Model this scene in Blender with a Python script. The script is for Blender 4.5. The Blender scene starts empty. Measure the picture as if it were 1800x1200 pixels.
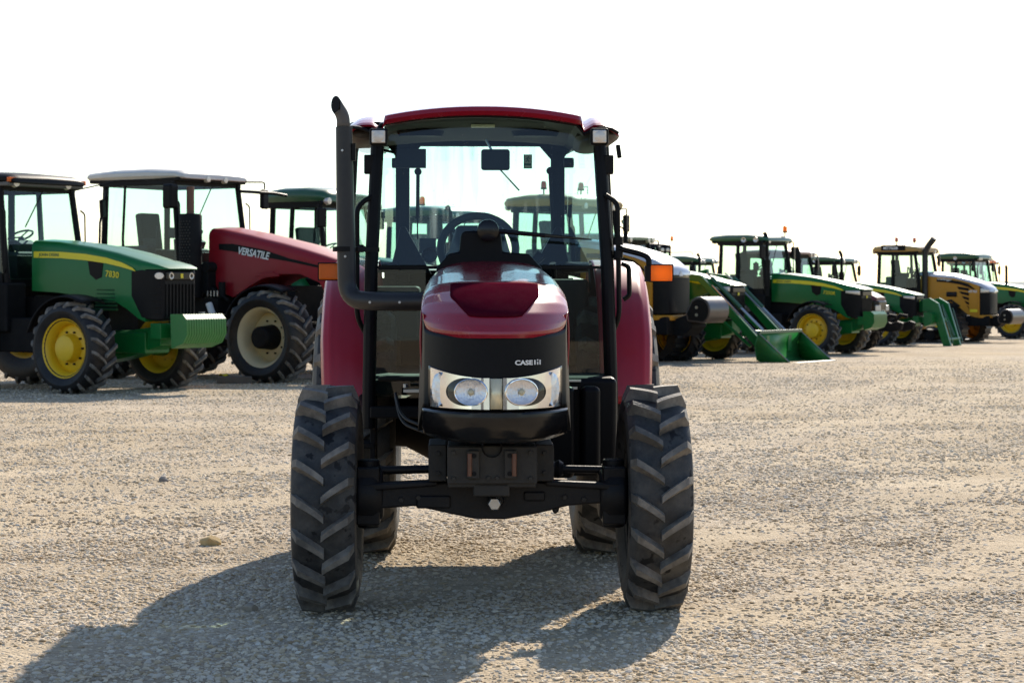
import bpy, bmesh, math, random
from mathutils import Vector, Matrix, Euler
R = math.radians
random.seed(7)
scene = bpy.context.scene
COL = scene.collection

# ------------------------------------------------------------------ camera, sky, sun, exposure
F = 3700.0                      # focal length in photo pixels (1800 wide)
EYE = 1.52
cam_d = bpy.data.cameras.new('camera')
cam_d.sensor_width = 36.0
cam_d.lens = F / 1800 * 36
cam_d.shift_y = -100 / 1800
cam_d.clip_end = 6000
cam_d.clip_start = 0.1
cam_d.dof.use_dof = True
cam_d.dof.focus_distance = 10.2
cam_d.dof.aperture_fstop = 9.0
cam = bpy.data.objects.new('camera', cam_d)
COL.objects.link(cam)
cam.location = (0, 0, EYE)
cam.rotation_euler = (R(90), 0, 0)
scene.camera = cam

SUN = Vector((0.30, 1.0, 0.70)).normalized()
SUN_EL = math.asin(SUN.z)
SUN_AZ = math.atan2(SUN.x, SUN.y)
world = bpy.data.worlds.new('World')
scene.world = world
world.use_nodes = True
wn = world.node_tree.nodes
bgn = next(n for n in wn if n.type == 'BACKGROUND')
sky = wn.new('ShaderNodeTexSky')
sky.sky_type = 'NISHITA'
sky.sun_disc = False
sky.sun_elevation = SUN_EL
sky.sun_rotation = SUN_AZ
sky.altitude = 100
sky.air_density = 1.0
sky.dust_density = 0.6
sky.ozone_density = 2.0
world.node_tree.links.new(sky.outputs[0], bgn.inputs[0])
bgn.inputs[1].default_value = 0.112
sun_d = bpy.data.lights.new('sun', 'SUN')
sun_d.energy = 5.0
sun_d.angle = R(0.55)
sun_d.color = (1.0, 0.90, 0.76)
sun = bpy.data.objects.new('sun', sun_d)
COL.objects.link(sun)
sun.location = (20, 50, 50)
sun.rotation_euler = SUN.to_track_quat('Z', 'Y').to_euler()
vs = scene.view_settings
scene.display_settings.display_device = 'sRGB'
vs.view_transform = 'Standard'
vs.look = 'None'
vs.gamma = 1.0
vs.use_curve_mapping = False
vs.exposure = 0.72
scene.cycles.max_bounces = 12
scene.cycles.transparent_max_bounces = 32
scene.cycles.caustics_reflective = False
scene.cycles.caustics_refractive = False


def zg(x, y):
    """height of the yard: level in front, falling gently away behind the tractors"""
    d = max(0.0, y - 28.0)
    fall = 0.010 * d * d / (d + 2.0)
    fall = min(fall, 0.9)
    return -fall


# ------------------------------------------------------------------ materials
MATS = {}


def nodes_of(m):
    m.use_nodes = True
    nt = m.node_tree
    b = next(n for n in nt.nodes if n.type == 'BSDF_PRINCIPLED')
    return nt, b


def mat(name, col, rough=0.5, metal=0.0, coat=0.0, noise=0.12, nscale=6.0, dust=0.0, dustcol=(0.33, 0.28, 0.22),
        bump=0.0, bscale=80.0, spec=0.5, emit=0.0, dscale=2.2):
    m = bpy.data.materials.new(name)
    nt, b = nodes_of(m)
    N, L = nt.nodes, nt.links
    tc = N.new('ShaderNodeTexCoord')
    nz = N.new('ShaderNodeTexNoise')
    nz.inputs['Scale'].default_value = nscale
    nz.inputs['Detail'].default_value = 6
    L.new(tc.outputs['Object'], nz.inputs['Vector'])
    mx = N.new('ShaderNodeMix')
    mx.data_type = 'RGBA'
    mx.inputs[6].default_value = tuple(c * (1 - noise) for c in col) + (1,)
    mx.inputs[7].default_value = tuple(min(1, c * (1 + noise)) for c in col) + (1,)
    L.new(nz.outputs['Fac'], mx.inputs[0])
    out = mx.outputs[2]
    rin = None
    if dust > 0:
        n2 = N.new('ShaderNodeTexNoise')
        n2.inputs['Scale'].default_value = dscale
        n2.inputs['Detail'].default_value = 9
        n2.inputs['Roughness'].default_value = 0.68
        L.new(tc.outputs['Object'], n2.inputs['Vector'])
        rp = N.new('ShaderNodeMapRange')
        rp.inputs[1].default_value = 0.42
        rp.inputs[2].default_value = 0.78
        rp.inputs[3].default_value = dust * 0.15
        rp.inputs[4].default_value = dust
        L.new(n2.outputs['Fac'], rp.inputs[0])
        m2 = N.new('ShaderNodeMix')
        m2.data_type = 'RGBA'
        L.new(rp.outputs[0], m2.inputs[0])
        L.new(out, m2.inputs[6])
        m2.inputs[7].default_value = dustcol + (1,)
        out = m2.outputs[2]
        rr = N.new('ShaderNodeMapRange')
        rr.inputs[3].default_value = rough
        rr.inputs[4].default_value = min(1, rough + 0.5)
        L.new(rp.outputs[0], rr.inputs[0])
        rin = rr.outputs[0]
    L.new(out, b.inputs['Base Color'])
    b.inputs['Roughness'].default_value = rough
    if rin is not None:
        L.new(rin, b.inputs['Roughness'])
    b.inputs['Metallic'].default_value = metal
    b.inputs['Coat Weight'].default_value = coat
    b.inputs['Coat Roughness'].default_value = 0.06
    b.inputs['Specular IOR Level'].default_value = spec
    if emit:
        b.inputs['Emission Color'].default_value = col + (1,)
        b.inputs['Emission Strength'].default_value = emit
    if bump:
        n3 = N.new('ShaderNodeTexNoise')
        n3.inputs['Scale'].default_value = bscale
        n3.inputs['Detail'].default_value = 4
        L.new(tc.outputs['Object'], n3.inputs['Vector'])
        bp = N.new('ShaderNodeBump')
        bp.inputs['Strength'].default_value = bump
        bp.inputs['Distance'].default_value = 0.004
        L.new(n3.outputs['Fac'], bp.inputs['Height'])
        L.new(bp.outputs[0], b.inputs['Normal'])
    MATS[name] = m
    return m


def glass_mat(name, tint, rough=0.0, dirt=0.0, refl=1.0, streak=0.28):
    """thin sheet: tinted see-through with a mirror film of fresnel reflection and dried splashes"""
    m = bpy.data.materials.new(name)
    m.use_nodes = True
    nt = m.node_tree
    N, L = nt.nodes, nt.links
    N.clear()
    out = N.new('ShaderNodeOutputMaterial')
    tr = N.new('ShaderNodeBsdfTransparent')
    tr.inputs[0].default_value = tint + (1,)
    gl = N.new('ShaderNodeBsdfGlossy')
    gl.inputs['Roughness'].default_value = rough
    gl.inputs[0].default_value = (refl, refl, refl, 1)
    lw = N.new('ShaderNodeLayerWeight')
    lw.inputs[0].default_value = 0.5
    p5 = N.new('ShaderNodeMath')
    p5.operation = 'POWER'
    p5.inputs[1].default_value = 4.0
    L.new(lw.outputs['Facing'], p5.inputs[0])
    fr = N.new('ShaderNodeMapRange')
    fr.inputs[3].default_value = 0.04
    fr.inputs[4].default_value = 1.0
    L.new(p5.outputs[0], fr.inputs[0])
    mx = N.new('ShaderNodeMixShader')
    L.new(fr.outputs[0], mx.inputs[0])
    L.new(tr.outputs[0], mx.inputs[1])
    L.new(gl.outputs[0], mx.inputs[2])
    sh = mx.outputs[0]
    if dirt > 0:
        tc = N.new('ShaderNodeTexCoord')
        mp = N.new('ShaderNodeMapping')
        mp.inputs['Scale'].default_value = (22, 22, 1.6)
        L.new(tc.outputs['Object'], mp.inputs['Vector'])
        n1 = N.new('ShaderNodeTexNoise')
        n1.inputs['Scale'].default_value = 1.0
        n1.inputs['Detail'].default_value = 5
        L.new(mp.outputs[0], n1.inputs['Vector'])
        r1 = N.new('ShaderNodeMapRange')
        r1.inputs[1].default_value = 0.52
        r1.inputs[2].default_value = 0.75
        r1.inputs[4].default_value = streak
        L.new(n1.outputs['Fac'], r1.inputs[0])
        vo = N.new('ShaderNodeTexVoronoi')
        vo.inputs['Scale'].default_value = 36
        L.new(tc.outputs['Object'], vo.inputs['Vector'])
        r2 = N.new('ShaderNodeMapRange')
        r2.inputs[1].default_value = 0.05
        r2.inputs[2].default_value = 0.16
        r2.inputs[3].default_value = 0.75
        r2.inputs[4].default_value = 0.0
        L.new(vo.outputs['Distance'], r2.inputs[0])
        n2 = N.new('ShaderNodeTexNoise')
        n2.inputs['Scale'].default_value = 4.5
        n2.inputs['Detail'].default_value = 3
        L.new(tc.outputs['Object'], n2.inputs['Vector'])
        r3 = N.new('ShaderNodeMapRange')
        r3.inputs[1].default_value = 0.5
        r3.inputs[2].default_value = 0.68
        L.new(n2.outputs['Fac'], r3.inputs[0])
        mm = N.new('ShaderNodeMath')
        mm.operation = 'MULTIPLY'
        L.new(r2.outputs[0], mm.inputs[0])
        L.new(r3.outputs[0], mm.inputs[1])
        ad = N.new('ShaderNodeMath')
        ad.operation = 'ADD'
        ad.use_clamp = True
        L.new(mm.outputs[0], ad.inputs[0])
        L.new(r1.outputs[0], ad.inputs[1])
        ml = N.new('ShaderNodeMath')
        ml.operation = 'MULTIPLY'
        ml.inputs[1].default_value = dirt
        L.new(ad.outputs[0], ml.inputs[0])
        df = N.new('ShaderNodeBsdfDiffuse')
        df.inputs[0].default_value = (0.55, 0.56, 0.54, 1)
        tl = N.new('ShaderNodeBsdfTranslucent')
        tl.inputs[0].default_value = (0.6, 0.62, 0.6, 1)
        md = N.new('ShaderNodeMixShader')
        md.inputs[0].default_value = 0.5
        L.new(df.outputs[0], md.inputs[1])
        L.new(tl.outputs[0], md.inputs[2])
        m3 = N.new('ShaderNodeMixShader')
        L.new(ml.outputs[0], m3.inputs[0])
        L.new(sh, m3.inputs[1])
        L.new(md.outputs[0], m3.inputs[2])
        sh = m3.outputs[0]
    L.new(sh, out.inputs[0])
    MATS[name] = m
    return m


def rubber_mat(name, dusty, dark=(0.011, 0.012, 0.014), dcol=(0.15, 0.138, 0.122)):
    m = mat(name, dark, rough=0.5, noise=0.3, nscale=14, dust=dusty, dustcol=dcol, bump=0.35, bscale=130, dscale=5.5, spec=0.35)
    nt, b = nodes_of(m)
    N, L = nt.nodes, nt.links
    src = b.inputs['Base Color'].links[0].from_socket
    tc = N.new('ShaderNodeTexCoord')
    nz = N.new('ShaderNodeTexNoise')
    nz.inputs['Scale'].default_value = 13
    nz.inputs['Detail'].default_value = 3
    L.new(tc.outputs['Object'], nz.inputs['Vector'])
    mr = N.new('ShaderNodeMapRange')
    mr.inputs[1].default_value = 0.61
    mr.inputs[2].default_value = 0.65
    L.new(nz.outputs['Fac'], mr.inputs[0])
    mx = N.new('ShaderNodeMix')
    mx.data_type = 'RGBA'
    L.new(mr.outputs[0], mx.inputs[0])
    L.new(src, mx.inputs[6])
    mx.inputs[7].default_value = (0.006, 0.006, 0.007, 1)
    L.new(mx.outputs[2], b.inputs['Base Color'])
    return m


red = mat('red_paint', (0.28, 0.005, 0.020), rough=0.26, coat=0.55, noise=0.05, dust=0.05, dustcol=(0.30, 0.16, 0.15), dscale=9)
red_fender = mat('red_fender_paint', (0.34, 0.006, 0.021), rough=0.36, coat=0.12, spec=0.4, noise=0.05, dust=0.04, dustcol=(0.30, 0.16, 0.15), dscale=9)
red_mesh = mat('red_mesh', (0.062, 0.003, 0.012), rough=0.7, noise=0.4, nscale=160, bump=0.7, bscale=420, dust=0.04, dustcol=(0.25, 0.16, 0.15), dscale=14, spec=0.04)
next(n for n in red_mesh.node_tree.nodes if n.type == 'BSDF_PRINCIPLED').inputs['IOR'].default_value = 1.02
red_far = mat('red_paint_worn', (0.28, 0.006, 0.014), rough=0.4, coat=0.08, spec=0.3, noise=0.08, dust=0.04)
green = mat('green_paint', (0.004, 0.130, 0.028), rough=0.33, coat=0.12, spec=0.3, noise=0.07, dust=0.04, dustcol=(0.2, 0.23, 0.17))
green2 = mat('green_paint_bright', (0.008, 0.16, 0.026), rough=0.45, coat=0.1, noise=0.08, dust=0.08)
green_dark = mat('green_roof_paint', (0.008, 0.085, 0.030), rough=0.4, coat=0.3, noise=0.08, dust=0.12)
yellow = mat('yellow_paint', (0.78, 0.50, 0.010), rough=0.4, noise=0.06, dust=0.18, dustcol=(0.30, 0.22, 0.1))
stripe_m = mat('yellow_decal', (0.74, 0.62, 0.02), rough=0.4, noise=0.03)
cat_y = mat('ochre_paint', (0.50, 0.225, 0.014), rough=0.45, coat=0.05, spec=0.3, noise=0.07, dust=0.06)
cream = mat('cream_paint', (0.62, 0.54, 0.34), rough=0.45, noise=0.08, dust=0.3)
black = mat('black_plastic', (0.005, 0.005, 0.006), rough=0.45, noise=0.25, nscale=20, dust=0.025, bump=0.1, bscale=200, spec=0.13)
black_gloss = mat('black_gloss', (0.004, 0.004, 0.005), rough=0.22, noise=0.2, coat=0.1, dust=0.03, dscale=8, spec=0.3)
black_matt = mat('black_matt', (0.007, 0.007, 0.008), rough=0.7, noise=0.3, dust=0.04, spec=0.15)
cast = mat('cast_iron', (0.006, 0.006, 0.008), rough=0.5, noise=0.35, nscale=25, dust=0.05, spec=0.25, bump=0.35, bscale=60, dscale=4)
cast_grey = mat('grey_bracket', (0.022, 0.020, 0.018), rough=0.6, noise=0.25, nscale=25, dust=0.14, spec=0.3, bump=0.25, bscale=70)
pipe_m = mat('black_pipe', (0.013, 0.013, 0.015), rough=0.40, noise=0.2, nscale=30, dust=0.07, spec=0.4, bump=0.12, bscale=90)
pipe_end = mat('burnt_pipe', (0.075, 0.068, 0.062), rough=0.6, noise=0.4, nscale=20, dust=0.2)
rust = mat('rusty_steel', (0.13, 0.050, 0.026), rough=0.45, noise=0.5, nscale=40)
chrome = mat('chrome', (0.90, 0.90, 0.92), rough=0.06, metal=1.0, noise=0.02)
lampglass = mat('lamp_reflector', (0.80, 0.80, 0.82), rough=0.25, metal=0.65, noise=0.15, nscale=30, bump=0.9, bscale=70)
silver = mat('silver_reflect_tint', (0.78, 0.70, 0.48), rough=0.25, metal=0.3, noise=0.06)  # bright cream base puts mirrored ground into the silvery centre bar's colour
steel = mat('steel', (0.42, 0.42, 0.42), rough=0.35, metal=0.9, noise=0.2, nscale=15)
whitem = mat('white_print', (0.80, 0.80, 0.78), rough=0.5, noise=0.03)
white_roof = mat('pale_roof', (0.62, 0.60, 0.56), rough=0.45, noise=0.06, dust=0.15)
grey_roof = mat('grey_underside', (0.10, 0.10, 0.10), rough=0.6, noise=0.1)
silver_hood = mat('silver_hood_paint', (0.55, 0.56, 0.60), rough=0.3, coat=0.6, metal=0.2, noise=0.04)
tan = mat('tan_paint', (0.40, 0.25, 0.075), rough=0.5, noise=0.08, dust=0.2)
orange = mat('orange_lens', (0.90, 0.19, 0.010), rough=0.22, noise=0.08, coat=0.6, nscale=60)
amber = mat('amber_beacon', (0.80, 0.27, 0.01), rough=0.22, noise=0.05, coat=0.5)
redbeacon = mat('red_beacon', (0.62, 0.10, 0.03), rough=0.25, noise=0.05, coat=0.5)
for _m, _c in ((orange, (1.0, 0.40, 0.03)), (amber, (1.0, 0.42, 0.04))):      # moulded plastic lets light through
    _nt = _m.node_tree
    _b = next(n for n in _nt.nodes if n.type == 'BSDF_PRINCIPLED')
    _o = next(n for n in _nt.nodes if n.type == 'OUTPUT_MATERIAL')
    _t = _nt.nodes.new('ShaderNodeBsdfTranslucent')
    _t.inputs[0].default_value = _c + (1,)
    _x = _nt.nodes.new('ShaderNodeMixShader')
    _x.inputs[0].default_value = 0.6
    _nt.links.new(_b.outputs[0], _x.inputs[1])
    _nt.links.new(_t.outputs[0], _x.inputs[2])
    _nt.links.new(_x.outputs[0], _o.inputs[0])
worklens = mat('work_light_glass', (0.72, 0.66, 0.58), rough=0.25, metal=0.35, noise=0.15, nscale=90, bump=0.6, bscale=160)
seat_m = mat('seat_fabric', (0.014, 0.016, 0.017), rough=0.9, noise=0.3, bump=0.3, bscale=150)
liner = mat('headliner', (0.085, 0.09, 0.085), rough=0.9, noise=0.08)
interior = mat('interior_grey', (0.022, 0.025, 0.028), rough=0.7, noise=0.15, dust=0.03)
sign_green = mat('sign_green', (0.01, 0.16, 0.07), rough=0.5, noise=0.05)
paper = mat('sign_white', (0.6, 0.7, 0.6), rough=0.6, noise=0.05)
mirror_m = mat('mirror_glass', (0.7, 0.72, 0.75), rough=0.03, metal=1.0, noise=0.01)
rubber = rubber_mat('tyre_rubber', 0.62, dcol=(0.175, 0.165, 0.15))
rubber_far = rubber_mat('tyre_rubber_far', 0.14, dark=(0.007, 0.007, 0.009))
lug_m = mat('tyre_lug_rubber', (0.045, 0.043, 0.040), rough=0.6, noise=0.3, nscale=30, dust=0.95, dustcol=(0.34, 0.305, 0.26), bump=0.5, bscale=90, dscale=7)
glass = glass_mat('cab_glass', (0.72, 0.90, 0.89), dirt=0.9, streak=0.4)
glass_clear = glass_mat('front_glass', (0.70, 0.88, 0.89), dirt=1.0, streak=0.0)
glass_low = glass_mat('lower_glass', (0.50, 0.66, 0.60), dirt=0.04)
glass_far = glass_mat('cab_glass_far', (0.70, 0.89, 0.88))
lamp_cover = glass_mat('lamp_cover', (0.97, 0.97, 0.97))


# ------------------------------------------------------------------ mesh helpers
class MB:
    def __init__(s):
        s.v, s.f, s.mi = [], [], []
        s.cur = 0

    def add(s, vs_, fs_):
        b = len(s.v)
        s.v += [tuple(v) for v in vs_]
        s.f += [tuple(b + i for i in f) for f in fs_]
        s.mi += [s.cur] * len(fs_)
        return s

    def box(s, c, sz, rot=None):
        hx, hy, hz = sz[0] / 2, sz[1] / 2, sz[2] / 2
        vs_ = [Vector((x, y, z)) for x in (-hx, hx) for y in (-hy, hy) for z in (-hz, hz)]
        if rot is not None:
            M = Euler(rot).to_matrix()
            vs_ = [M @ v for v in vs_]
        c = Vector(c)
        s.add([v + c for v in vs_], [(0, 1, 3, 2), (4, 6, 7, 5), (0, 4, 5, 1), (2, 3, 7, 6), (0, 2, 6, 4), (1, 5, 7, 3)])
        return s

    def prism(s, poly, axis, a, b):
        """polygon in the other two coordinates, extruded from a to b along axis"""
        def P(p, t):
            return {'x': (t, p[0], p[1]), 'y': (p[0], t, p[1]), 'z': (p[0], p[1], t)}[axis]
        n = len(poly)
        vs_ = [P(p, a) for p in poly] + [P(p, b) for p in poly]
        fs_ = [(i, (i + 1) % n, n + (i + 1) % n, n + i) for i in range(n)]
        fs_ += [tuple(reversed(range(n))), tuple(range(n, 2 * n))]
        return s.add(vs_, fs_)

    def tube(s, pts, r, n=10, cap=True):
        pts = [Vector(p) for p in pts]
        k = len(pts)
        rs = r if isinstance(r, (list, tuple)) else [r] * k
        tang = []
        for i in range(k):
            t = (pts[min(i + 1, k - 1)] - pts[max(i - 1, 0)])
            tang.append(t.normalized())
        up = Vector((0, 0, 1)) if abs(tang[0].z) < 0.9 else Vector((0, 1, 0))
        nrm = (up - tang[0] * up.dot(tang[0])).normalized()
        vs_, fs_ = [], []
        for i in range(k):
            nrm = (nrm - tang[i] * nrm.dot(tang[i])).normalized()
            bn = tang[i].cross(nrm)
            for j in range(n):
                a = 2 * math.pi * j / n
                vs_.append(pts[i] + (nrm * math.cos(a) + bn * math.sin(a)) * rs[i])
        for i in range(k - 1):
            for j in range(n):
                j2 = (j + 1) % n
                fs_.append((i * n + j, i * n + j2, (i + 1) * n + j2, (i + 1) * n + j))
        if cap:
            fs_.append(tuple(reversed(range(n))))
            fs_.append(tuple((k - 1) * n + j for j in range(n)))
        return s.add(vs_, fs_)

    def loft(s, secs, closed=True, cap=True):
        n = len(secs[0])
        vs_ = [p for sec in secs for p in sec]
        fs_ = []
        m = n if closed else n - 1
        for i in range(len(secs) - 1):
            for j in range(m):
                j2 = (j + 1) % n
                fs_.append((i * n + j, i * n + j2, (i + 1) * n + j2, (i + 1) * n + j))
        if cap and closed:
            fs_.append(tuple(reversed(range(n))))
            fs_.append(tuple((len(secs) - 1) * n + j for j in range(n)))
        return s.add(vs_, fs_)

    def lathe(s, prof, axis='x', c=(0, 0, 0), n=24, cap=False, squash=1.0):
        vs_, fs_ = [], []
        c = Vector(c)
        for (a, r) in prof:
            for j in range(n):
                t = 2 * math.pi * j / n
                p, q = r * math.cos(t), r * math.sin(t) * squash
                v = {'x': (a, p, q), 'y': (p, a, q), 'z': (p, q, a)}[axis]
                vs_.append(c + Vector(v))
        for i in range(len(prof) - 1):
            for j in range(n):
                j2 = (j + 1) % n
                fs_.append((i * n + j, i * n + j2, (i + 1) * n + j2, (i + 1) * n + j))
        if cap:
            fs_.append(tuple(reversed(range(n))))
            fs_.append(tuple((len(prof) - 1) * n + j for j in range(n)))
        return s.add(vs_, fs_)

    def grid(s, fn, nu, nv):
        vs_ = [fn(i / nu, j / nv) for j in range(nv + 1) for i in range(nu + 1)]
        w = nu + 1
        fs_ = [(j * w + i, j * w + i + 1, (j + 1) * w + i + 1, (j + 1) * w + i) for j in range(nv) for i in range(nu)]
        return s.add(vs_, fs_)

    def mesh(s, name, mats, ang=35, recalc=True):
        me = bpy.data.meshes.new(name)
        me.from_pydata(s.v, [], s.f)
        if not isinstance(mats, (list, tuple)):
            mats = [mats]
        for m in mats:
            me.materials.append(m)
        if len(mats) > 1:
            me.polygons.foreach_set('material_index', s.mi)
        if recalc:
            bm = bmesh.new()
            bm.from_mesh(me)
            bmesh.ops.recalc_face_normals(bm, faces=bm.faces)
            bm.to_mesh(me)
            bm.free()
        me.shade_smooth()
        me.set_sharp_from_angle(angle=R(ang))
        me.update()
        return me

    def islands(s):
        par = list(range(len(s.v)))

        def find(a):
            while par[a] != a:
                par[a] = par[par[a]]
                a = par[a]
            return a
        for f in s.f:
            for i in f[1:]:
                par[find(i)] = find(f[0])
        out = {}
        for f, m in zip(s.f, s.mi):
            out.setdefault(find(f[0]), []).append((f, m))
        res = []
        for fs in out.values():
            b = MB()
            ids = sorted({i for f, _ in fs for i in f})
            mp = {i: k for k, i in enumerate(ids)}
            b.v = [s.v[i] for i in ids]
            b.f = [tuple(mp[i] for i in f) for f, _ in fs]
            b.mi = [m for _, m in fs]
            res.append(b)
        return res

    def build_each(s, name, mats, parent=None, **kw):
        return [b.build(name, mats, parent, **kw) for b in s.islands()]

    def build(s, name, mats, parent=None, bevel=0.0, seg=2, ang=35, solid=0.0, sub=0, label=None):
        me = s.mesh(name, mats, ang)
        return link(name, me, parent, bevel, seg, solid, sub, label)


def link(name, me, parent=None, bevel=0.0, seg=2, solid=0.0, sub=0, label=None):
    o = bpy.data.objects.new(name, me)
    COL.objects.link(o)
    if parent is not None:
        o.parent = parent
    if solid:
        md = o.modifiers.new('solid', 'SOLIDIFY')
        md.thickness = solid
        md.offset = -1
    if bevel:
        md = o.modifiers.new('bevel', 'BEVEL')
        md.width = bevel
        md.segments = seg
        md.limit_method = 'ANGLE'
        md.angle_limit = R(35)
        md.harden_normals = True
    if sub:
        md = o.modifiers.new('sub', 'SUBSURF')
        md.levels = sub
        md.render_levels = sub
    if label:
        o['label'] = label
    return o


def empty(name, loc, rz=0.0, parent=None):
    o = bpy.data.objects.new(name, None)
    o.empty_display_size = 0.3
    COL.objects.link(o)
    o.location = loc
    o.rotation_euler = (0, 0, rz)
    if parent is not None:
        o.parent = parent
    return o


def tag(o, label=None, cat=None, group=None, kind=None):
    if label:
        o['label'] = label
    if cat:
        o['category'] = cat
    if group:
        o['group'] = group
    if kind:
        o['kind'] = kind
    return o


def fillet(pts, r, n=5):
    pts = [Vector(p) for p in pts]
    out = [pts[0]]
    for i in range(1, len(pts) - 1):
        a, b, c = pts[i - 1], pts[i], pts[i + 1]
        d1, d2 = (a - b), (c - b)
        rr = min(r, d1.length * 0.49, d2.length * 0.49)
        p, q = b + d1.normalized() * rr, b + d2.normalized() * rr
        for k in range(n + 1):
            t = k / n
            out.append(p * (1 - t) ** 2 + b * 2 * t * (1 - t) + q * t * t)
    out.append(pts[-1])
    return out


def text(name, body, parent, loc, rot, size, m, shear=0.0, ext=0.0015, align='LEFT', sx=1.0, bold=0.0):
    cu = bpy.data.curves.new(name, 'FONT')
    cu.body = body
    cu.size = size
    cu.shear = shear
    cu.extrude = ext
    cu.offset = bold
    cu.align_x = align
    cu.resolution_u = 3
    cu.materials.append(m)
    tmp = bpy.data.objects.new(name, cu)
    COL.objects.link(tmp)
    bpy.context.view_layer.update()
    me = bpy.data.meshes.new_from_object(tmp.evaluated_get(bpy.context.evaluated_depsgraph_get()))
    bpy.data.objects.remove(tmp)
    me.name = name
    o = bpy.data.objects.new(name, me)
    COL.objects.link(o)
    o.parent = parent
    o.location = loc
    o.rotation_euler = rot
    o.scale = (sx, 1, 1)
    return o


# ------------------------------------------------------------------ wheels (axle along local x; outer face towards +x)
TYRES = {}


def tyre_mesh(r, w, rim, nl, lh, mats, dirn=1):
    key = (r, w, rim, nl, lh, mats[0].name, dirn)
    if key in TYRES:
        return TYRES[key]
    b = MB()
    h = w / 2
    rb = r - lh
    sw = rb - rim
    prof = [(-h * 0.72, rim - 0.012), (-h * 0.80, rim + 0.015), (-h * 0.98, rim + sw * 0.35), (-h * 1.04, rim + sw * 0.58), (-h * 0.99, rim + sw * 0.80),
            (-h * 0.90, rb - 0.02), (-h * 0.72, rb - 0.004), (-h * 0.3, rb), (0, rb + 0.002)]
    prof = prof + [(-a, q) for a, q in reversed(prof[:-1])]
    b.lathe(prof, 'x', n=56)
    b.cur = 1
    wd = min(0.062, 2 * math.pi * r / nl * 0.18)
    run = w * 0.35
    pitch = 2 * math.pi / nl
    for side in (-1, 1):
        for k in range(nl):
            t0 = k * pitch + (pitch / 2 if side > 0 else 0)
            secs = []
            for i in range(7):
                q = i / 6
                ax = side * (-0.04 + 1.02 * q) * h
                off = run * (q ** 0.88)
                if q < 0.84:
                    rt = r - 0.004 * q
                else:
                    rt = r - 0.004 - (q - 0.84) / 0.16 * 0.055
                rbot = rb - 0.012 if q < 0.84 else rb - 0.02 - (q - 0.84) / 0.16 * 0.075
                tw = wd * (0.85 + 0.25 * q)
                # slope of the bar so its width is measured across it
                cs = 0.80
                ring = []
                for (rad, e) in ((rbot, -0.72), (rt, -0.42), (rt, 0.42), (rbot, 0.72)):
                    th = t0 + dirn * off / r + e * tw / cs / r
                    ring.append((ax, -rad * math.cos(th), rad * math.sin(th)))
                secs.append(ring)
            b.loft(secs)
    me = b.mesh('tyre', mats, 30)
    TYRES[key] = me
    return me


RIMS = {}


def rim_mesh(rim, w, m, style):
    key = (rim, w, m.name, style)
    if key in RIMS:
        return RIMS[key]
    b = MB()
    h = w / 2 * 0.80
    disc = h * {'deep': 0.25, 'flat': 0.60, 'in': -0.2}[style]
    b.lathe([(-h, rim + 0.012), (-h + 0.02, rim - 0.02), (-h * 0.5, rim - 0.055), (disc - 0.03, rim - 0.06), (disc - 0.02, rim * 0.80), (disc, rim * 0.72),
             (disc + 0.012, rim * 0.45), (disc + 0.012, 0.0)], 'x', n=40)
    b.lathe([(disc - 0.03, rim - 0.06), (h * 0.55, rim - 0.055), (h - 0.03, rim - 0.02), (h, rim + 0.012), (h + 0.008, rim + 0.02), (h - 0.002, rim + 0.026)], 'x', n=40)
    me = b.mesh('rim', m, 40)
    RIMS[key] = me
    return me


def wheel(parent, name, loc, outer, r, w, rim, nl, lh, tmats, rmat, style='deep', hub=(0.16, 0.10), hubmat=None, bolts=10, detail=True, dirn=1, axis='y'):
    """outer: +1 / -1 which way the outer face looks along the tractor's cross axis"""
    e = empty(name, loc, 0, parent)
    # build with axle along local x; fwd direction of the tread = local -y
    if axis == 'x':
        rz = 0 if outer > 0 else math.pi
        dd = dirn if outer > 0 else dirn
    else:
        rz = math.pi / 2 if outer > 0 else -math.pi / 2
        dd = dirn
    e.rotation_euler = (0, 0, rz)
    fl = dd if outer > 0 else -dd
    t = link('tyre', tyre_mesh(r, w, rim, nl, lh, tmats, fl), e)
    t.rotation_euler = (random.uniform(0, 6.28), 0, 0) if axis == 'y' else (0.09 * outer, 0, 0)
    link('rim', rim_mesh(rim, w, rmat, style), e)
    disc = w / 2 * 0.80 * {'deep': 0.25, 'flat': 0.60, 'in': -0.2}[style]
    hb = MB()
    hr, hl = hub
    hb.lathe([(disc, hr * 1.1), (disc + hl * 0.5, hr), (disc + hl * 0.9, hr * 0.95), (disc + hl, hr * 0.8), (disc + hl, 0)], 'x', n=20)
    hb.build('hub', hubmat or rmat, e)
    if detail and bolts:
        bb = MB()
        for k in range(bolts):
            a = 2 * math.pi * k / bolts
            bb.lathe([(disc, 0.016), (disc + 0.035, 0.016), (disc + 0.035, 0)], 'x', (0, rim * 0.58 * math.cos(a), rim * 0.58 * math.sin(a)), 6)
        bo = bb.build('wheel_bolt', black_matt, e)
        bo['kind'] = 'stuff'
    return e


# ------------------------------------------------------------------ yard, gravel, far land
TRACKS = (((-50, 52), (59.2, 61.0, 64.6, 66.4)), ((6, -60), (76.2, 78.0, 83.5, 85.3)))


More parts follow.
